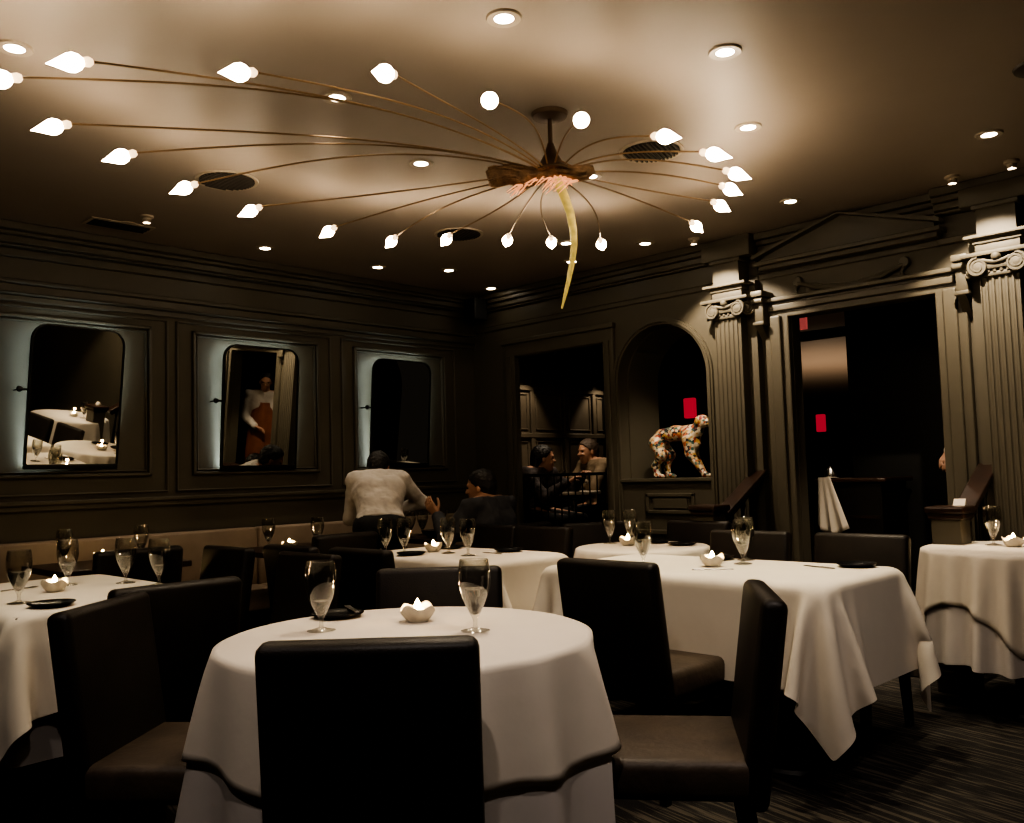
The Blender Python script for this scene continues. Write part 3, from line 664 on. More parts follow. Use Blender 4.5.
tk = [L(*p) for p in ((3.045, 2.685, 2.56), (3.052, 2.68, 2.533), (3.078, 2.665, 2.46), (3.098, 2.652, 2.39), (3.110, 2.647, 2.31), (3.113, 2.648, 2.24), (3.109, 2.660, 2.16), (3.100, 2.677, 2.08), (3.090, 2.694, 2.01), (3.081, 2.708, 1.952))]
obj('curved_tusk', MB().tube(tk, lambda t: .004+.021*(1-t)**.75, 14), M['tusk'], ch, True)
BULBS = [(1.027, 3.004), (0.896, 3.286), (1.169, 3.609), (1.487, 3.761), (1.871, 3.983), (2.294, 4.125), (2.818, 4.206), (3.221, 4.156), (3.447, 3.915), (3.743, 3.704), (3.983, 3.569), (4.263, 3.402), (4.378, 2.796), (4.129, 2.484), (3.921, 2.292), (3.73, 2.145), (3.42, 2.066), (3.066, 2.083), (2.662, 2.201), (2.26, 2.308), (1.834, 2.392), (1.464, 2.711)]
for k, (bx, by) in enumerate(BULBS):
    e = L(bx, by, 2.60); c0 = Vector((0, 0, -.275)); hd = Vector((e.x, e.y, 0)); ln = hd.length; hd.normalize()
    s = c0+hd*.055; arch = (.03+.03*ln)*(1 if hd.x+hd.y < .4 else .25); pts = []
    sd = Vector((-hd.y, hd.x, 0))*(.05*ln*math.sin(k*2.1))
    tail = e-hd*.075
    for t in range(25):
        u = t/24; p = s.lerp(tail, u); p += Vector((0, 0, arch*math.sin(PI*u**.8)))+sd*math.sin(PI*u); pts.append(p)
    arm = obj('arm', MB().tube(pts, .0042, 6), M['bronze'], ch, True)
    d = (pts[-1]-pts[-3]).normalized(); d = (d*.35+hd+Vector((0, 0, -.36))).normalized(); q = Vector((0, 0, 1)).rotation_difference(d).to_matrix().to_4x4()
    obj('bulb_socket', MB().lathe([(.009, 0), (.017, .012), (.015, .032), (0, .032)], 12, pts[-1], q), M['bulbbase_glow'], arm, True)
    obj('bulb', MB().lathe([(.012, .031), (.024, .042), (.0315, .060), (.030, .078), (.020, .100), (.009, .125), (.0, .147)], 12, pts[-1], q), M['bulb'], arm, True)

# ------------------------------------------------------------------ ceiling fittings
DL = [(2.25, 2.21, 'near the top centre of the photo'), (3.09, 1.81, 'right of the chandelier stem near the top'), (1.04, 3.6, 'in the upper left corner'), (2.19, 3.18, 'behind the upper left chandelier arms'), (3.87, 2.16, 'just right of the chandelier bulbs'), (4.9, 1.39, 'nearest the dark speaker at upper right'),
      (2.99, 3.58, 'close left of the chandelier body'), (5.17, 2.62, 'over the doorway pediment'), (2.29, 5.65, 'set against the square vent at far left'), (3.26, 5.64, 'over the middle mirror'), (4.23, 5.62, 'over the right-hand mirror'), (4.74, 5.36, 'near the far corner on the mirror side'), (5.50, 5.66, 'deepest in the far corner'),
      (5.30, 3.83, 'over the arched niche'), (5.30, 4.54, 'between niche and corner'), (4.84, 4.19, 'behind the hanging tusk'), (3.84, 3.13, 'right beside the chandelier body')]
dl0 = None
for k, (x, y, w_) in enumerate(DL):
    lb = 'round recessed ceiling downlight '+w_
    if dl0 is None:
        dl0 = thing('recessed_downlight', lb, 'ceiling light', (x, y, ZC), 0, 'recessed ceiling downlights')
        obj('trim_ring', MB().lathe([(.036, .001), (.036, -.006), (.062, -.008), (.066, -.001), (.066, .001)], 32), M['dtrim'], dl0, True)
        obj('lens', MB().lathe([(0, -.004), (.036, -.004), (.036, -.001), (0, -.001)], 24), M['down'], dl0)
    else: dup(dl0, (x, y, ZC), 0, lb)
sp0 = None
for x, y, tx, ty, w_ in ((5.44, 1.44, 5.6, 1.5, 'at the far right above the right-hand pilaster'), (5.46, 1.76, 5.62, 1.6, 'just left of the right-hand pilaster block'), (2.31, 5.40, 2.4, 6.1, 'beside the square vent, throwing light to the left mirror'), (5.46, 3.52, 5.62, 3.36, 'above the pilaster beside the niche')):
    lb = 'small adjustable ceiling spotlight '+w_
    if sp0 is None:
        sp0 = thing('ceiling_spotlight', lb, 'ceiling light', (x, y, ZC), 0, 'small adjustable spotlights')
        obj('housing', MB().lathe([(.0, 0), (.04, 0), (.04, -.012), (.026, -.02), (.026, -.045), (.022, -.045), (.02, -.03), (0, -.03)], 24), M['dtrim'], sp0, True)
        obj('lens', MB().lathe([(0, -.034), (.02, -.034), (.02, -.031), (0, -.031)], 20), M['down'], sp0)
    else: dup(sp0, (x, y, ZC), 0, lb)
vt = None
for x, y, lb in ((2.36, 4.48, 'round ceiling vent behind the left chandelier bulbs'), (3.78, 2.67, 'round ceiling vent right of the chandelier body'), (4.08, 4.5, 'round ceiling vent below the chandelier, toward the far corner')):
    if vt is None:
        vt = thing('ceiling_vent', lb, 'vent', (x, y, ZC), 0, 'round ceiling vents')
        obj('rim', MB().lathe([(.145, 0), (.15, -.006), (.165, -.008), (.168, 0)], 36), M['dtrim'], vt, True)
        obj('backing', MB().lathe([(0, -.001), (.146, -.001), (.146, 0), (0, 0)], 36), M['dark'], vt)
        b = MB()
        for k in range(-6, 7):
            yy = k*.022; hx = math.sqrt(max(.145**2-yy*yy, 0)); b.box(-hx, hx, yy-.004, yy+.004, -.012, -.002)
        obj('louvres', b, M['grille'], vt)
    else: dup(vt, (x, y, ZC), .3, lb)
sv = thing('ceiling_vent', 'flat rectangular dark ceiling vent above the left mirror', 'vent', (2.26, 5.70, ZC)); obj('frame', MB().box(-.20, .20, -.09, .09, -.008, 0, .003), M['dtrim'], sv); obj('louvres', MB().box(-.175, .175, -.068, .068, -.011, -.004).box(-.175, .175, -.05, -.04, -.016, -.01).box(-.175, .175, -.005, .005, -.016, -.01).box(-.175, .175, .04, .05, -.016, -.01), M['dark'], sv)
tag(obj('ceiling_speaker', MB().lathe([(0, -.03), (.06, -.026), (.10, -.01), (.105, 0)], 32), M['grille'], None, True), 'dark round ceiling speaker at the upper right edge', 'speaker').location = (4.21, .98, ZC)
tag(obj('corner_black_box', MB().box(-.08, .08, -.07, .07, -.10, .10, .012).box(-.01, .11, -.01, .09, .05, .07, .003), M['dark']), 'small black box high in the far corner', 'speaker').location = (5.56, 5.93, 2.70)  # plain black box with a stub arm, set high in the corner

# ------------------------------------------------------------------ implicit-surface figures
def smooth_mesh(prims, h, cuts=()):
    P = []
    for p in prims:
        if p[0] == 'c': a, bb, ra, rb, k = np.array(p[1], float), np.array(p[2], float), p[3], p[4], p[5]; r = max(ra, rb); lo, hi = np.minimum(a, bb)-r, np.maximum(a, bb)+r
        else: a, R3, rad, k = np.array(p[1], float), p[2], np.array(p[3], float), p[4]; ex = np.abs(R3) @ rad; lo, hi = a-ex, a+ex
        P.append((lo, hi, p, k))
    lo = np.min([q[0] for q in P], 0)-.03; hi = np.max([q[1] for q in P], 0)+.03
    n = np.ceil((hi-lo)/h).astype(int)+1; F = np.full(n, .2)
    ax = [lo[i]+h*np.arange(n[i]) for i in range(3)]
    for l, u, p, k in P:
        m = k+3*h; i0 = np.maximum(((l-m-lo)/h).astype(int), 0); i1 = np.minimum(((u+m-lo)/h).astype(int)+2, n)
        sl = tuple(slice(i0[i], i1[i]) for i in range(3)); g = np.stack(np.meshgrid(*[ax[i][sl[i]] for i in range(3)], indexing='ij'), -1)
        if p[0] == 'c':
            a, bb = np.array(p[1], float), np.array(p[2], float); ab = bb-a; t = np.clip(((g-a) @ ab)/max(ab @ ab, 1e-12), 0, 1)
            d = np.linalg.norm(g-a-t[..., None]*ab, axis=-1)-(p[3]+(p[4]-p[3])*t)
        else:
            q = (g-np.array(p[1], float)) @ p[2]; rad = np.array(p[3], float); k0 = np.linalg.norm(q/rad, axis=-1); k1 = np.linalg.norm(q/rad**2, axis=-1)+1e-9; d = k0*(k0-1)/k1
        f = F[sl]
        if k > 0: hh = np.maximum(k-np.abs(f-d), 0)/k; F[sl] = np.minimum(f, d)-hh*hh*k*.25
        else: F[sl] = np.minimum(f, d)
    if cuts:
        g = np.stack(np.meshgrid(*ax, indexing='ij'), -1)
        for o, nn in cuts: F = np.maximum(F, (g-np.array(o, float)) @ (np.array(nn, float)/np.linalg.norm(nn)))
    S_ = F < 0; nx, ny, nz = F.shape
    cs = np.zeros((nx-1, ny-1, nz-1), int)
    for dx in (0, 1):
        for dy in (0, 1):
            for dz in (0, 1): cs += S_[dx:nx-1+dx, dy:ny-1+dy, dz:nz-1+dz]
    act = (cs > 0) & (cs < 8); idx = np.full(act.shape, -1); ii = np.argwhere(act); idx[act] = np.arange(len(ii))
    acc = np.zeros((len(ii), 3)); cnt = np.zeros((len(ii), 1))
    for axd in range(3):
        for o1 in (0, 1):
            for o2 in (0, 1):
                oa = [0, 0, 0]; oth = [q for q in range(3) if q != axd]; oa[oth[0]] = o1; oa[oth[1]] = o2; ob = list(oa); ob[axd] = 1
                A = ii+oa; Bp = ii+ob; fa, fb = F[tuple(A.T)], F[tuple(Bp.T)]; cr = (fa < 0) != (fb < 0); t = np.where(cr, fa/np.where(cr, fa-fb, 1), 0)
                acc += np.where(cr[:, None], A+(Bp-A)*t[:, None], 0); cnt += cr[:, None]
    V = lo+h*(acc/np.maximum(cnt, 1)); fs = []
    for axd in range(3):
        d = [0, 0, 0]; d[axd] = 1
        s0 = S_[:nx-d[0], :ny-d[1], :nz-d[2]]; s1 = S_[d[0]:, d[1]:, d[2]:]; e = np.argwhere(s0 != s1); o1, o2 = [q for q in range(3) if q != axd]
        e = e[(e[:, o1] > 0) & (e[:, o2] > 0) & (e[:, o1] < F.shape[o1]-1) & (e[:, o2] < F.shape[o2]-1)]
        def cell(a1, a2): q = e.copy(); q[:, o1] -= a1; q[:, o2] -= a2; return idx[tuple(q.T)]
        q = np.stack([cell(1, 1), cell(0, 1), cell(0, 0), cell(1, 0)], 1); flip = s0[tuple(e.T)] if axd != 1 else ~s0[tuple(e.T)]
        q[~flip] = q[~flip][:, ::-1]; fs.append(q)
    Fq = np.concatenate(fs); Fq = Fq[(Fq >= 0).all(1)]
    me = bpy.data.meshes.new('figure'); me.vertices.add(len(V)); me.vertices.foreach_set('co', V.ravel()); me.loops.add(len(Fq)*4); me.loops.foreach_set('vertex_index', Fq.ravel().astype(np.int32))
    me.polygons.add(len(Fq)); me.polygons.foreach_set('loop_start', np.arange(0, len(Fq)*4, 4, dtype=np.int32)); me.update(calc_edges=True); me.validate()
    me.polygons.foreach_set('use_smooth', [True]*len(me.polygons)); return me
def nz_(v): v = np.array(v, float); return v/np.linalg.norm(v)
def ik(s, w, l1, l2, pole):
    s, w = np.array(s, float), np.array(w, float); d = w-s; L_ = np.linalg.norm(d)
    if L_ > (l1+l2)*.995: w = s+d/L_*(l1+l2)*.995; d = w-s; L_ = np.linalg.norm(d)
    u = d/L_; a = (l1*l1-l2*l2+L_*L_)/(2*L_); hgt = math.sqrt(max(l1*l1-a*a, 0)); p = np.array(pole, float); p = nz_(p-u*(p @ u)); return s+u*a+p*hgt, w
def hand(w, d, n, side, curl=.5):
    """palm, four jointed fingers and a thumb; d finger direction, n palm normal, side +1 left"""
    d, n = nz_(d), nz_(n); n = nz_(n-d*(n @ d)); l = np.cross(n, d)*side; P = []
    kn_ = [w+d*.088+l*x for x in (.030, .011, -.009, -.028)]
    for q in kn_: P.append(('c', w+d*.015+(q-w-d*.088)*.55, q, .014, .0115, .012))
    for q, ln in zip(kn_, (.066, .075, .070, .054)):
        p = q; dd = d
        for j, f in enumerate((.44, .32, .24)):
            c = curl*(.75 if j == 0 else .9); dd = nz_(dd*math.cos(c)+n*math.sin(c)); e = p+dd*ln*f; P.append(('c', p, e, .0092-.0008*j, .0084-.0008*j, .002)); p = e
    t0 = w+d*.03+l*.026; t1 = t0+nz_(l*.8+d*.7+n*.4)*.038; t2 = t1+nz_(l*.25+d*.9+n*.5)*.032; t3 = t2+nz_(d*.8+n*.6-l*.1)*.026
    P += [('c', t0, t1, .013, .011, .008), ('c', t1, t2, .0105, .0095, .003), ('c', t2, t3, .0095, .008, .003)]
    return P
def wrinkle(o, strength, size):
    t = bpy.data.textures.new('cloth_wrinkle', 'CLOUDS'); t.noise_scale = size; t.noise_depth = 2
    m = o.modifiers.new('wrinkle', 'DISPLACE'); m.texture = t; m.strength = strength; m.mid_level = .5
def person(label, loc, rz, J, cloth, hairm, extra=None, female=False, bun=False, glasses=False):
    """J: joints in local metres, +x forward, +y left"""
    root = thing('person', label, 'person', loc, rz)
    A = {k: np.array(v, float) for k, v in J.items()}
    for s, sg in (('L', 1), ('R', -1)):
        A['e'+s], A['w'+s] = ik(A['s'+s], A['w'+s], .285, .255, A.get('p'+s, np.array([-.3, .6*sg, -1.])))
        A['k'+s], A['a'+s] = ik(A['h'+s], A['a'+s], .42, .42, np.array([1., .12*sg, .15]))
    f = nz_(A['look']); u0 = A.get('hup', np.array([0, 0, 1.])); lft = nz_(np.cross(u0, f)); up = np.cross(f, lft); R3 = np.stack([f, lft, up], 1); hc = A['head']
    E = lambda o, r, k=.02: ('e', hc+R3 @ np.array(o), R3, r, k)
    fs = .94 if female else 1.
    def torso(o):
        pel = (A['hL']+A['hR'])/2; ch_ = (A['sL']+A['sR'])/2; sp = nz_(ch_-pel); mid = pel+(ch_-pel)*.42; hi = pel+(ch_-pel)*.75; lat = nz_(A['sL']-A['sR'])
        return [('c', A['hL']+lat*-.01, A['hR']+lat*.01, .105*fs+o, .105*fs+o, .05), ('c', pel-lat*.045, mid-lat*.045, .10*fs+o, .098*fs+o, .05), ('c', pel+lat*.045, mid+lat*.045, .10*fs+o, .098*fs+o, .05),
                ('c', mid-lat*.055, hi-lat*.075, .098*fs+o, .105*fs+o, .05), ('c', mid+lat*.055, hi+lat*.075, .098*fs+o, .105*fs+o, .05), ('c', hi-lat*.08, ch_-lat*.10, .10*fs+o, .062+o, .05), ('c', hi+lat*.08, ch_+lat*.10, .10*fs+o, .062+o, .05),
                ('c', A['sL'], A['sR'], .056*fs+o, .056*fs+o, .05), ('c', ch_, A['neck'], .07+o*.6, .055+o*.5, .05)]
    def arms(o, cut=1.):
        P = []
        for s in 'LR':
            we = A['e'+s]+(A['w'+s]-A['e'+s])*cut; P += [('c', A['s'+s], A['e'+s], .051*fs+o, .042*fs+o, .03), ('c', A['e'+s], we, .042*fs+o, (.026 if cut > .99 else .031)*fs+o, .02)]
        return P
    def legs(o):
        P = []
        for s in 'LR': P += [('c', A['h'+s], A['k'+s], .088+o, .058+o, .04), ('c', A['k'+s], A['a'+s], .056+o, .04+o, .03)]
        return P
    feet = []
    for s in 'LR':
        a = A['a'+s]; fd = A.get('f'+s, np.array([1., 0, 0])); feet += [('c', a+np.array([-.03, 0, -.045]), a+fd*.15+np.array([0, 0, -.052]), .036, .034, .02), ('c', a, a+fd*.07+np.array([0, 0, -.03]), .04, .032, .03)]
    head = [('c', A['neck'], hc-up*.05-f*.015, .055*fs, .05*fs, .02), E((-.012, 0, .03), (.096, .076, .088), .02), E((.028, 0, -.03), (.062, .058, .078), .03), E((.058, 0, -.088), (.026, .026, .022), .03),
            E((.078, 0, .026), (.012, .05, .010), .014), ('c', hc+R3 @ [.086, 0, .012], hc+R3 @ [.103, 0, -.022], .007, .011, .008), E((.078, .0, -.056), (.010, .022, .010), .012)]
    for sg in (1, -1): head.append(E((-.005, .078*sg, -.008), (.018, .008, .03), .004)); head.append(E((.084, .034*sg, -.02), (.012, .018, .014), .014))
    hands = hand(A['wL'], A.get('dL', A['wL']-A['eL']), A.get('nL', [0, 0, -1.]), 1, J.get('cL', .5))+hand(A['wR'], A.get('dR', A['wR']-A['eR']), A.get('nR', [0, 0, -1.]), -1, J.get('cR', .5))
    body = link('body', smooth_mesh(torso(0)+arms(0)+legs(0)+feet+head+hands, .0075), M['skin'], root)
    waist = (A['hL']+A['hR'])/2; spd = nz_((A['sL']+A['sR'])/2-waist)
    sh = link('shirt', smooth_mesh(torso(.013)+arms(.014, .95), .009, [(waist+spd*.02, -spd), (A['neck']+spd*.012, spd)]), cloth[0], root)
    wrinkle(sh, .022, .09)
    link('trousers', smooth_mesh(torso(.006)[:3]+legs(.014), .009, [(waist+spd*.07, spd)]), cloth[1], root)
    link('shoes', smooth_mesh([(p[0], p[1], p[2], p[3]+.008, p[4]+.008, p[5]) for p in feet], .009), M['shoe'], root)
    hp = [E((-.018, 0, .038), (.106, .086, .094), .02), E((-.06, 0, -.0), (.062, .074, .085), .02)]
    if female: hp += [E((-.075, 0, -.06), (.045, .07, .09), .03)]
    if bun: hp.append(E((-.11, 0, .05), (.04, .042, .042), .012))
    hr_ = link('hair', smooth_mesh(hp, .007, [(hc+R3 @ [.055, 0, .06], f*.9-up*.75)]), hairm, root)
    wrinkle(hr_, .012, .022)
    eb = MB()
    for sg in (1, -1): eb.lathe([(0, -.010), (.008, -.006), (.010, 0), (.008, .006), (0, .010)], 10, Vector(hc+R3 @ [.078, .033*sg, .008]))
    obj('eyes', eb, M['eye'], root, True)
    link('lips', smooth_mesh([E((.083, 0, -.055), (.008, .020, .006), .0)], .004), M['lip'], root)
    if glasses:
        gb = MB()
        for sg in (1, -1):
            c = hc+R3 @ [.106, .034*sg, .008]; gb.tube([c+R3 @ [0, .024*math.cos(t*PI/8), .018*math.sin(t*PI/8)] for t in range(17)], .002, 6); gb.tube([hc+R3 @ [.104, .057*sg, .012], hc+R3 @ [0, .084*sg, .012]], .002, 6)
        gb.tube([hc+R3 @ [.108, .01, .01], hc+R3 @ [.108, -.01, .01]], .002, 6); obj('spectacles', gb, M['frame'], root)
    if extra: extra(root, A, torso, legs)
    return root
# waiter bending over the banquette table
person('waiter in white shirt and black trousers bending over a banquette table', (3.85, 5.14, 0), math.radians(56),
    dict(hL=(-.04, .095, .90), hR=(-.04, -.095, .90), sL=(.25, .175, 1.245), sR=(.25, -.175, 1.245), neck=(.295, 0, 1.28), head=(.38, -.015, 1.34), look=(.85, -.35, -.4), wL=(.46, .02, .98), wR=(.40, -.10, 1.0), pL=(-.2, .45, -.8), pR=(-.1, -1, .25), aL=(.02, .11, .085), aR=(-.06, -.11, .085), dL=(.6, -.3, -.7), dR=(.6, .3, -.7), nL=(-.4, -.9, -.2), nR=(-.4, .9, -.2)), (M['shirtw'], M['trouser']), M['hair']).scale = (.95,)*3
# man seated at the banquette table
mc = (4.40, 4.55)
person('dark-haired man in a charcoal shirt seated with his back to the viewer', (*mc, 0), math.radians(97),
    dict(hL=(-.02, .095, .565), hR=(-.02, -.095, .565), sL=(.05, .20, .985), sR=(.05, -.20, .985), neck=(.085, 0, 1.025), head=(.13, .0, 1.11), look=(.9, .42, -.12), wL=(.34, .22, .92), wR=(.33, -.12, .80), aL=(.42, .12, .085), aR=(.40, -.12, .085), dL=(.5, .3, .8), nL=(.2, -.9, .2), cL=.35), (M['shirtd'], M['trouser']), M['hair'])
dup(first, (mc[0], mc[1], 0), math.radians(97), 'dark chair under the seated man in the charcoal shirt')
# couple in the raised room
ZR = .27
person('dark-haired woman in a patterned blouse seated behind the black railing', (6.05, 5.70, ZR), math.radians(-88),
    dict(hL=(-.02, .09, .55), hR=(-.02, -.09, .55), sL=(.03, .165, .93), sR=(.03, -.165, .93), neck=(.05, 0, .975), head=(.085, 0.02, 1.06), look=(.72, .7, -.05), wL=(.33, .26, .90), wR=(.36, .02, .84), aL=(.40, .10, .085), aR=(.40, -.10, .085), dL=(.7, -.3, .3)), (M['blouse'], M['trouser']), M['hair'], female=True)
person('grey-haired man in a tan shirt seated across from the woman', (6.97, 5.72, ZR), math.radians(158),
    dict(hL=(-.02, .095, .56), hR=(-.02, -.095, .56), sL=(.04, .20, 1.0), sR=(.04, -.20, 1.0), neck=(.07, 0, 1.045), head=(.11, 0, 1.13), look=(.95, .1, -.1), wL=(.40, .15, .88), wR=(.40, -.15, .86), aL=(.34, .12, .085), aR=(.34, -.12, .085), dR=(.7, .4, .2)), (M['shirtt'], M['trouser']), M['greyhair'])
dup(first, (6.05, 5.70, ZR), math.radians(-88), 'dark chair under the woman behind the railing'); dup(first, (6.97, 5.72, ZR), math.radians(158), 'dark chair under the grey-haired man behind the railing')
t = thing('pedestal_table', 'small dining table between the couple behind the railing', 'table', (6.50, 5.64, ZR))
obj('tabletop', MB().lathe([(0, .72), (.26, .72), (.265, .735), (.26, .75), (0, .75)], 32), M['linen'], t, True); obj('pedestal', MB().lathe([(.035, .02), (.03, .72)], 16), M['steel'], t, True); obj('base', MB().lathe([(0, .03), (.04, .03), (.2, .01), (.2, 0), (0, 0)], 24), M['steel'], t, True)
for x, y, lb in ((6.36, 5.66, "goblet beside the woman behind the railing"), (6.62, 5.58, "goblet beside the grey-haired man behind the railing")): dup(protos[1], (x, y, ZR+.7505), 0, lb)
# another laid table in the raised room (seen in the corner mirror)
t = thing('square_table', 'white-topped table in the raised room, seen in the corner mirror', 'table', (6.95, 3.95, ZR))
obj('tabletop', MB().box(-.3, .3, -.3, .3, .71, .75, .01), M['linen'], t); obj('pedestal', MB().lathe([(.04, .02), (.035, .71)], 16), M['blackwood'], t, True); obj('base', MB().lathe([(0, .03), (.04, .03), (.22, .01), (.22, 0), (0, 0)], 24), M['blackwood'], t, True)
dup(protos[1], (6.80, 4.05, ZR+.7505), 0, 'goblet on the white-topped table seen in the corner mirror')
# waiter standing inside the doorway (sleeve in view, whole in the middle mirror)
def apron(root, A, torso, legs):
    w_ = MB(); n = 14; vs = []; fs = []
    for k, (z, hw, x) in enumerate(((1.32, .11, .150), (1.2, .15, .168), (1.04, .18, .158), (.92, .19, .155), (.7, .20, .160), (.45, .20, .165))):
        for i in range(n): t_ = -1+2*i/(n-1); vs.append((x-.065*t_*t_+.008*math.sin(9*t_+k), hw*t_, z))
    for k in range(5):
        for i in range(n-1): fs.append((k*n+i, k*n+i+1, (k+1)*n+i+1, (k+1)*n+i))
    o = obj('apron', w_.add(vs, fs), M['apron'], root, True); s = o.modifiers.new('thick', 'SOLIDIFY'); s.thickness = .006
person('waiter in white shirt and rust-brown apron half hidden behind the doorway casing', (6.30, 1.86, ZR), math.radians(122),
    dict(hL=(0, .09, .93), hR=(0, -.09, .93), sL=(.01, .19, 1.41), sR=(.01, -.19, 1.41), neck=(.02, 0, 1.46), head=(.05, 0, 1.585), look=(.97, .0, -.2), wL=(.24, .10, 1.02), wR=(.24, -.20, 1.0), aL=(.02, .10, .085), aR=(-.02, -.10, .085), dL=(.3, -.9, -.3), dR=(.5, .5, -.7)), (M['shirtw'], M['trouser']), M['hair'], extra=apron, glasses=True)

# mosaic animal statue on the niche ledge (hindquarters at +y, head toward -y)
def statue():
    root = thing('animal_statue', 'multicoloured mosaic-patterned four-legged animal statue on the niche ledge', 'statue', (5.97, 4.05, 1.1305))
    c = lambda a, b_, r0, r1, k=.03: ('c', a, b_, r0, r1, k); P = []
    P += [c((0, .17, .335), (0, .04, .352), .062, .058), c((0, .04, .352), (0, -.10, .345), .058, .064), c((0, -.10, .345), (0, -.15, .36), .064, .05)]    # back
    P += [c((0, .20, .30), (0, .225, .25), .055, .045), c((0, -.10, .32), (0, -.13, .26), .055, .05)]
    for sx, oy, fy in ((-.045, 0, 0), (.045, .01, -.05)):                                             # hind legs: knee forward, hock back
        P += [c((sx, .205+oy, .28), (sx*1.1, .15+oy+fy*.4, .185), .058, .042), c((sx*1.1, .15+oy+fy*.4, .185), (sx*1.1, .215+oy+fy, .095), .038, .026), c((sx*1.1, .215+oy+fy, .095), (sx*1.1, .20+oy+fy, .025), .026, .024), c((sx*1.1, .205+oy+fy, .020), (sx*1.1, .145+oy+fy, .018), .022, .017, .015)]
    for sx, dy in ((-.045, 0), (.045, .06)):                                                           # fore legs reaching forward
        P += [c((sx, -.10, .30), (sx*1.1, -.115+dy*.5, .185), .05, .036), c((sx*1.1, -.115+dy*.5, .185), (sx*1.05, -.235+dy, .03), .034, .023), c((sx*1.05, -.235+dy, .024), (sx*1.05, -.285+dy, .018), .022, .016, .015)]
    P += [c((0, -.15, .36), (0, -.19, .415), .046, .042), ('e', (0, -.205, .435), np.eye(3), (.05, .062, .052), .02), c((0, -.235, .425), (0, -.295, .405), .036, .028, .02), ('e', (0, -.305, .408), np.eye(3), (.026, .02, .02), .01)]
    body = link('body', smooth_mesh(P, .006), M['mosaic'], root)
    for sx in (-1, 1): obj('ear', MB().lathe([(0, -.034), (.014, -.02), (.018, .0), (.01, .024), (0, .03)], 12, (sx*.05, -.19, .435)), M['mosaic'], root, True)
    eb = MB(); [eb.lathe([(0, -.006), (.006, 0), (0, .006)], 8, (sx*.032, -.253, .45)) for sx in (-1, 1)]; obj('eyes', eb, M['eye'], root)
    return root
statue()

# side station with hanging napkin, red lamps and far fittings beyond the doorway
st = thing('service_station', 'dark wooden service station inside the doorway', 'side station', (6.42, 2.80, ZR))
obj('cabinet', MB().box(-.22, .22, -.22, .22, 0, .80, .008), M['blackwood'], st); obj('top', MB().box(-.25, .25, -.26, .26, .80, .83, .008), M['brownwood'], st)
for z in (.30, .55): obj('shelf', MB().box(-.225, -.2, -.2, .2, z, z+.02), M['brownwood'], st)
b = MB(); vs = []; fs = []; n = 15
for k in range(13):
    s = k/12
    for i in range(n):
        t_ = -1+2*i/(n-1); hw = .045+.075*s; vs.append((-.262-.012*math.cos(t_*9)*s-.004, .17+hw*t_-.045*s, .842-.36*s-.06*s*(1-abs(t_))))
for i in range(n): t_ = -1+2*i/(n-1); vs.append((-.12, .17+.045*t_, .838))
for k in range(12):
    for i in range(n-1): fs.append((k*n+i, k*n+i+1, (k+1)*n+i+1, (k+1)*n+i))
for i in range(n-1): fs.append((13*n+i, 13*n+i+1, i+1, i))
nk = obj('hanging_napkin', MB().add(vs, fs), M['linen'], None, True); nk.location = (6.42, 2.80, ZR); tag(nk, 'white napkin hanging in folds from the side station inside the doorway', 'napkin')
md = nk.modifiers.new('thick', 'SOLIDIFY'); md.thickness = .004
tag(obj('steel_pot', MB().lathe([(0, 0), (.04, 0), (.045, .02), (.036, .06), (.02, .075), (.012, .085), (0, .09)], 24), M['steel'], None, True), 'small steel pot on the side station inside the doorway', 'pot').location = (6.28, 2.98, ZR+.8305)
for (x, y, z), sx, lb in (((7.56, 5.00, 1.80), .06, 'red wall lamp behind the statue in the niche'), ((9.8, 4.73, 1.68), .05, 'red wall lamp glowing far beyond the doorway')):
    t = thing('red_wall_lamp', lb, 'lamp', (x, y, z)); obj('lamp_shade', MB().box(-.03, .03, -sx, sx, -.10, .10, .012), M['red'], t); obj('wall_bracket', MB().box(.02, .05, -.03, .03, -.05, .05), M['frame'], t)
struct('wall_lamp_pier', MB().box(9.85, 10., 4.6, 4.9, .27, 1.9), M['darkwall'])
tag(obj('glowing_panel', MB().box(-.02, .02, -.03, .03, -.06, .06, .004), M['pink']), 'small pinkish red glowing panel high inside the doorway', 'panel').location = (6.76, 3.37, 2.35)
for x, y, lb in ((6.80, 3.20, 'round downlight high inside the doorway, above the crossbar'), (6.12, 3.88, 'round downlight in the soffit above the statue'), (8.3, 3.75, 'bright far downlight glimpsed through the doorway')):
    dup(dl0, (x, y, 2.70 if x != 6.12 else 2.70), 0, lb)

# ------------------------------------------------------------------ lights
def spot(x, y, z, tx, ty, tz, e, ang=70, blend=.6, col=(1, .80, .58), r=.035):
    l = bpy.data.lights.new('spot_light', 'SPOT'); l.energy = e; l.spot_size = math.radians(ang); l.spot_blend = blend; l.color = col; l.shadow_soft_size = r
    o = bpy.data.objects.new('spot_light', l); C.objects.link(o); o.location = (x, y, z)
    o.rotation_euler = (Vector((tx, ty, tz))-Vector((x, y, z))).to_track_quat('-Z', 'Y').to_euler(); return o
def point(x, y, z, e, col=(1, .78, .55), r=.05):
    l = bpy.data.lights.new('point_light', 'POINT'); l.energy = e; l.color = col; l.shadow_soft_size = r
    o = bpy.data.objects.new('point_light', l); C.objects.link(o); o.location = (x, y, z); return o
WH = (1, .84, .64)
spot(2.25, 2.21, 2.83, 1.75, 2.0, .75, 34, 52, .7, WH)            # front table
spot(3.09, 1.81, 2.83, 3.45, 2.05, .75, 38, 58, .7, (1, .86, .62))  # right table
spot(3.87, 2.16, 2.83, 3.6, 2.3, .75, 34, 60, .7, (1, .88, .62))
spot(2.99, 3.58, 2.83, 3.35, 3.8, .75, 34, 56, .7, WH)
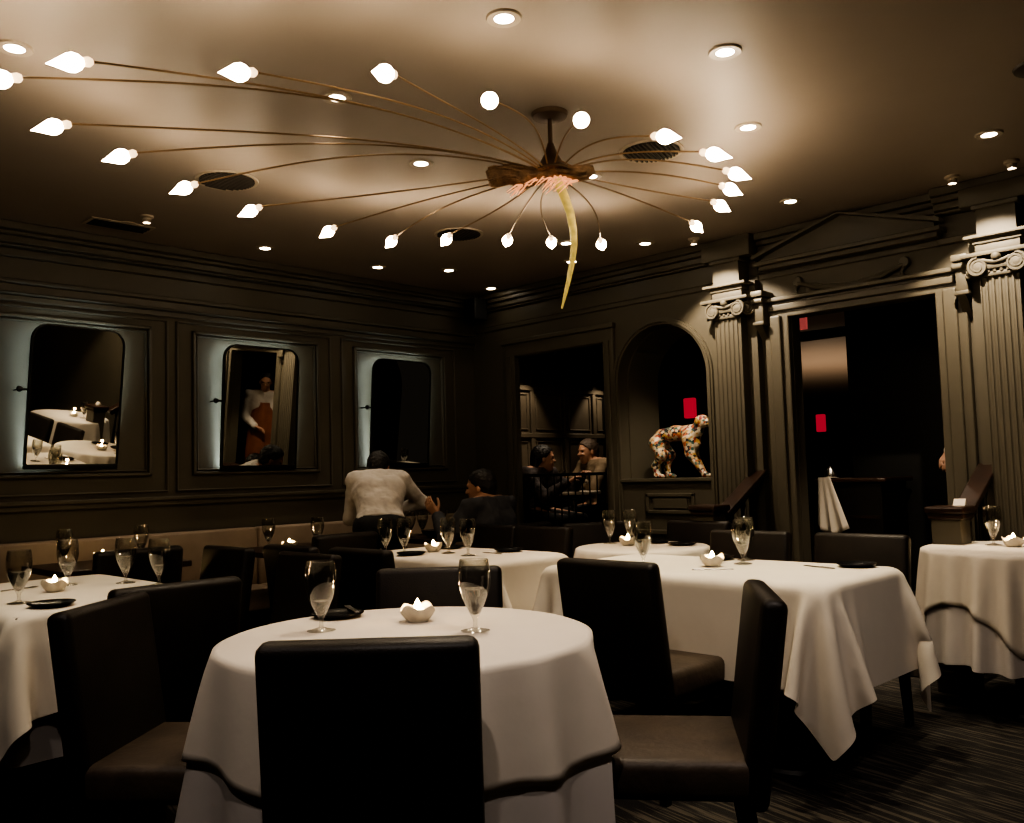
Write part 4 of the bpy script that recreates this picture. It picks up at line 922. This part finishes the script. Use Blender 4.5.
spot(4.9, 1.39, 2.83, 4.9, 1.4, .75, 12, 52, .7, WH); spot(3.87, 2.16, 2.83, 4.85, 1.42, .6, 26, 44, .7, WH)
spot(3.84, 3.13, 2.83, 4.15, 3.15, .75, 24, 50, .7, WH)
spot(1.04, 3.6, 2.83, 1.35, 3.95, .75, 26, 56, .7, (1, .9, .68))
spot(2.19, 3.18, 2.83, 1.7, 3.4, .6, 14, 60, .8, WH)
spot(5.17, 2.62, 2.83, 5.0, 2.5, 0, 8, 60, .8, WH)
for x, y, e in ((2.29, 5.65, 9), (3.26, 5.64, 10), (4.23, 5.62, 12), (4.74, 5.36, 10)): spot(x, y, 2.83, x, y-.1, 0, e, 62, .8, WH)
spot(5.10, 3.42, 2.80, 5.66, 3.35, 1.75, 42, 84, .35, WH, .012)       # pilaster washers
spot(5.08, 1.66, 2.80, 5.66, 1.57, 1.7, 50, 84, .35, WH, .012)
spot(5.30, 3.83, 2.83, 5.6, 4.0, 1.0, 9, 60, .6, WH)
spot(6.12, 3.98, 2.30, 5.97, 4.05, 1.2, 5, 90, .6, WH); spot(5.98, 3.75, 2.22, 6.0, 4.47, 1.55, 9, 100, .6, WH)               # on the statue; second spot added to brighten the left reveal
spot(6.36, 5.86, 2.24, 6.34, 6.15, 1.55, 5, 76, .5, WH); spot(7.52, 5.86, 2.24, 7.50, 6.15, 1.55, 6, 76, .5, WH)
spot(6.30, 5.45, 2.65, 6.40, 5.62, 1.0, 26, 64, .6, WH)
spot(6.95, 3.95, 2.65, 6.95, 3.95, 1.0, 14, 50, .6, WH)
spot(6.45, 2.60, 2.66, 6.25, 2.0, 1.2, 4, 60, .7, WH); spot(5.98, 2.75, 2.6, 6.15, 2.97, .95, 13, 34, .6, WH)  # added to light the doorway waiter and the hanging napkin
spot(7.9, 3.7, .9, 8.1, 3.8, 2.7, 3, 120, .8, (1, .72, .48)); spot(12.5, 5.9, .5, 12.9, 6.1, 2.7, 75, 150, .8, (1, .72, .48))  # unseen upward spots added to brighten the raised room's ceiling
for x, y, z in ((1.735, 2.14, .86), (3.385, 4.02, .86), (4.96, 1.42, .86), (2.12, 5.58, .85), (3.19, 5.25, .85), (4.20, 3.24, .86)): point(x, y, z, .12, (1, .6, .28), .012)
# downlights over the aisle behind and beside the viewer
CW = (1, .87, .78)
for x, y, tx, ty, e in ((.35, .75, 1.1, 1.5, 22), (1.9, .35, 2.5, 1.3, 24), (-.2, 2.3, .9, 2.9, 13), (3.2, .1, 4.2, 1.2, 12)): spot(x, y, 2.83, tx, ty, .4, e, 84, .8, CW)
wd = bpy.data.worlds.new('dim_ambient_fill'); SC.world = wd; wd.use_nodes = True  # faint ambient light added from all sides, without a lamp
wd.node_tree.nodes['Background'].inputs[0].default_value = (1, .82, .62, 1); wd.node_tree.nodes['Background'].inputs[1].default_value = .006

# ------------------------------------------------------------------ camera
cam = bpy.data.cameras.new('camera'); co = bpy.data.objects.new('camera', cam); C.objects.link(co); SC.camera = co
cam.sensor_fit = 'HORIZONTAL'; cam.sensor_width = 36; cam.lens = 36*900/1024; cam.clip_start = .05
yaw, roll, pitch = math.radians(44.7), math.radians(1.65), math.atan((474-411.5)/900)
fw = Vector((math.cos(pitch)*math.cos(yaw), math.cos(pitch)*math.sin(yaw), math.sin(pitch))); r0 = Vector((math.sin(yaw), -math.cos(yaw), 0)); u0 = r0.cross(fw)
rt = r0*math.cos(roll)-u0*math.sin(roll); up = r0*math.sin(roll)+u0*math.cos(roll)
co.matrix_world = Matrix(((rt.x, up.x, -fw.x, 0), (rt.y, up.y, -fw.y, 0), (rt.z, up.z, -fw.z, 1.2), (0, 0, 0, 1)))
SC.view_settings.view_transform = 'AgX'; SC.view_settings.look = 'AgX - High Contrast'; SC.view_settings.exposure = 1.4
SC.cycles.use_denoising = True; SC.cycles.max_bounces = 8; SC.cycles.transparent_max_bounces = 12; SC.cycles.sample_clamp_indirect = 4; SC.cycles.caustics_reflective = False; SC.cycles.caustics_refractive = False
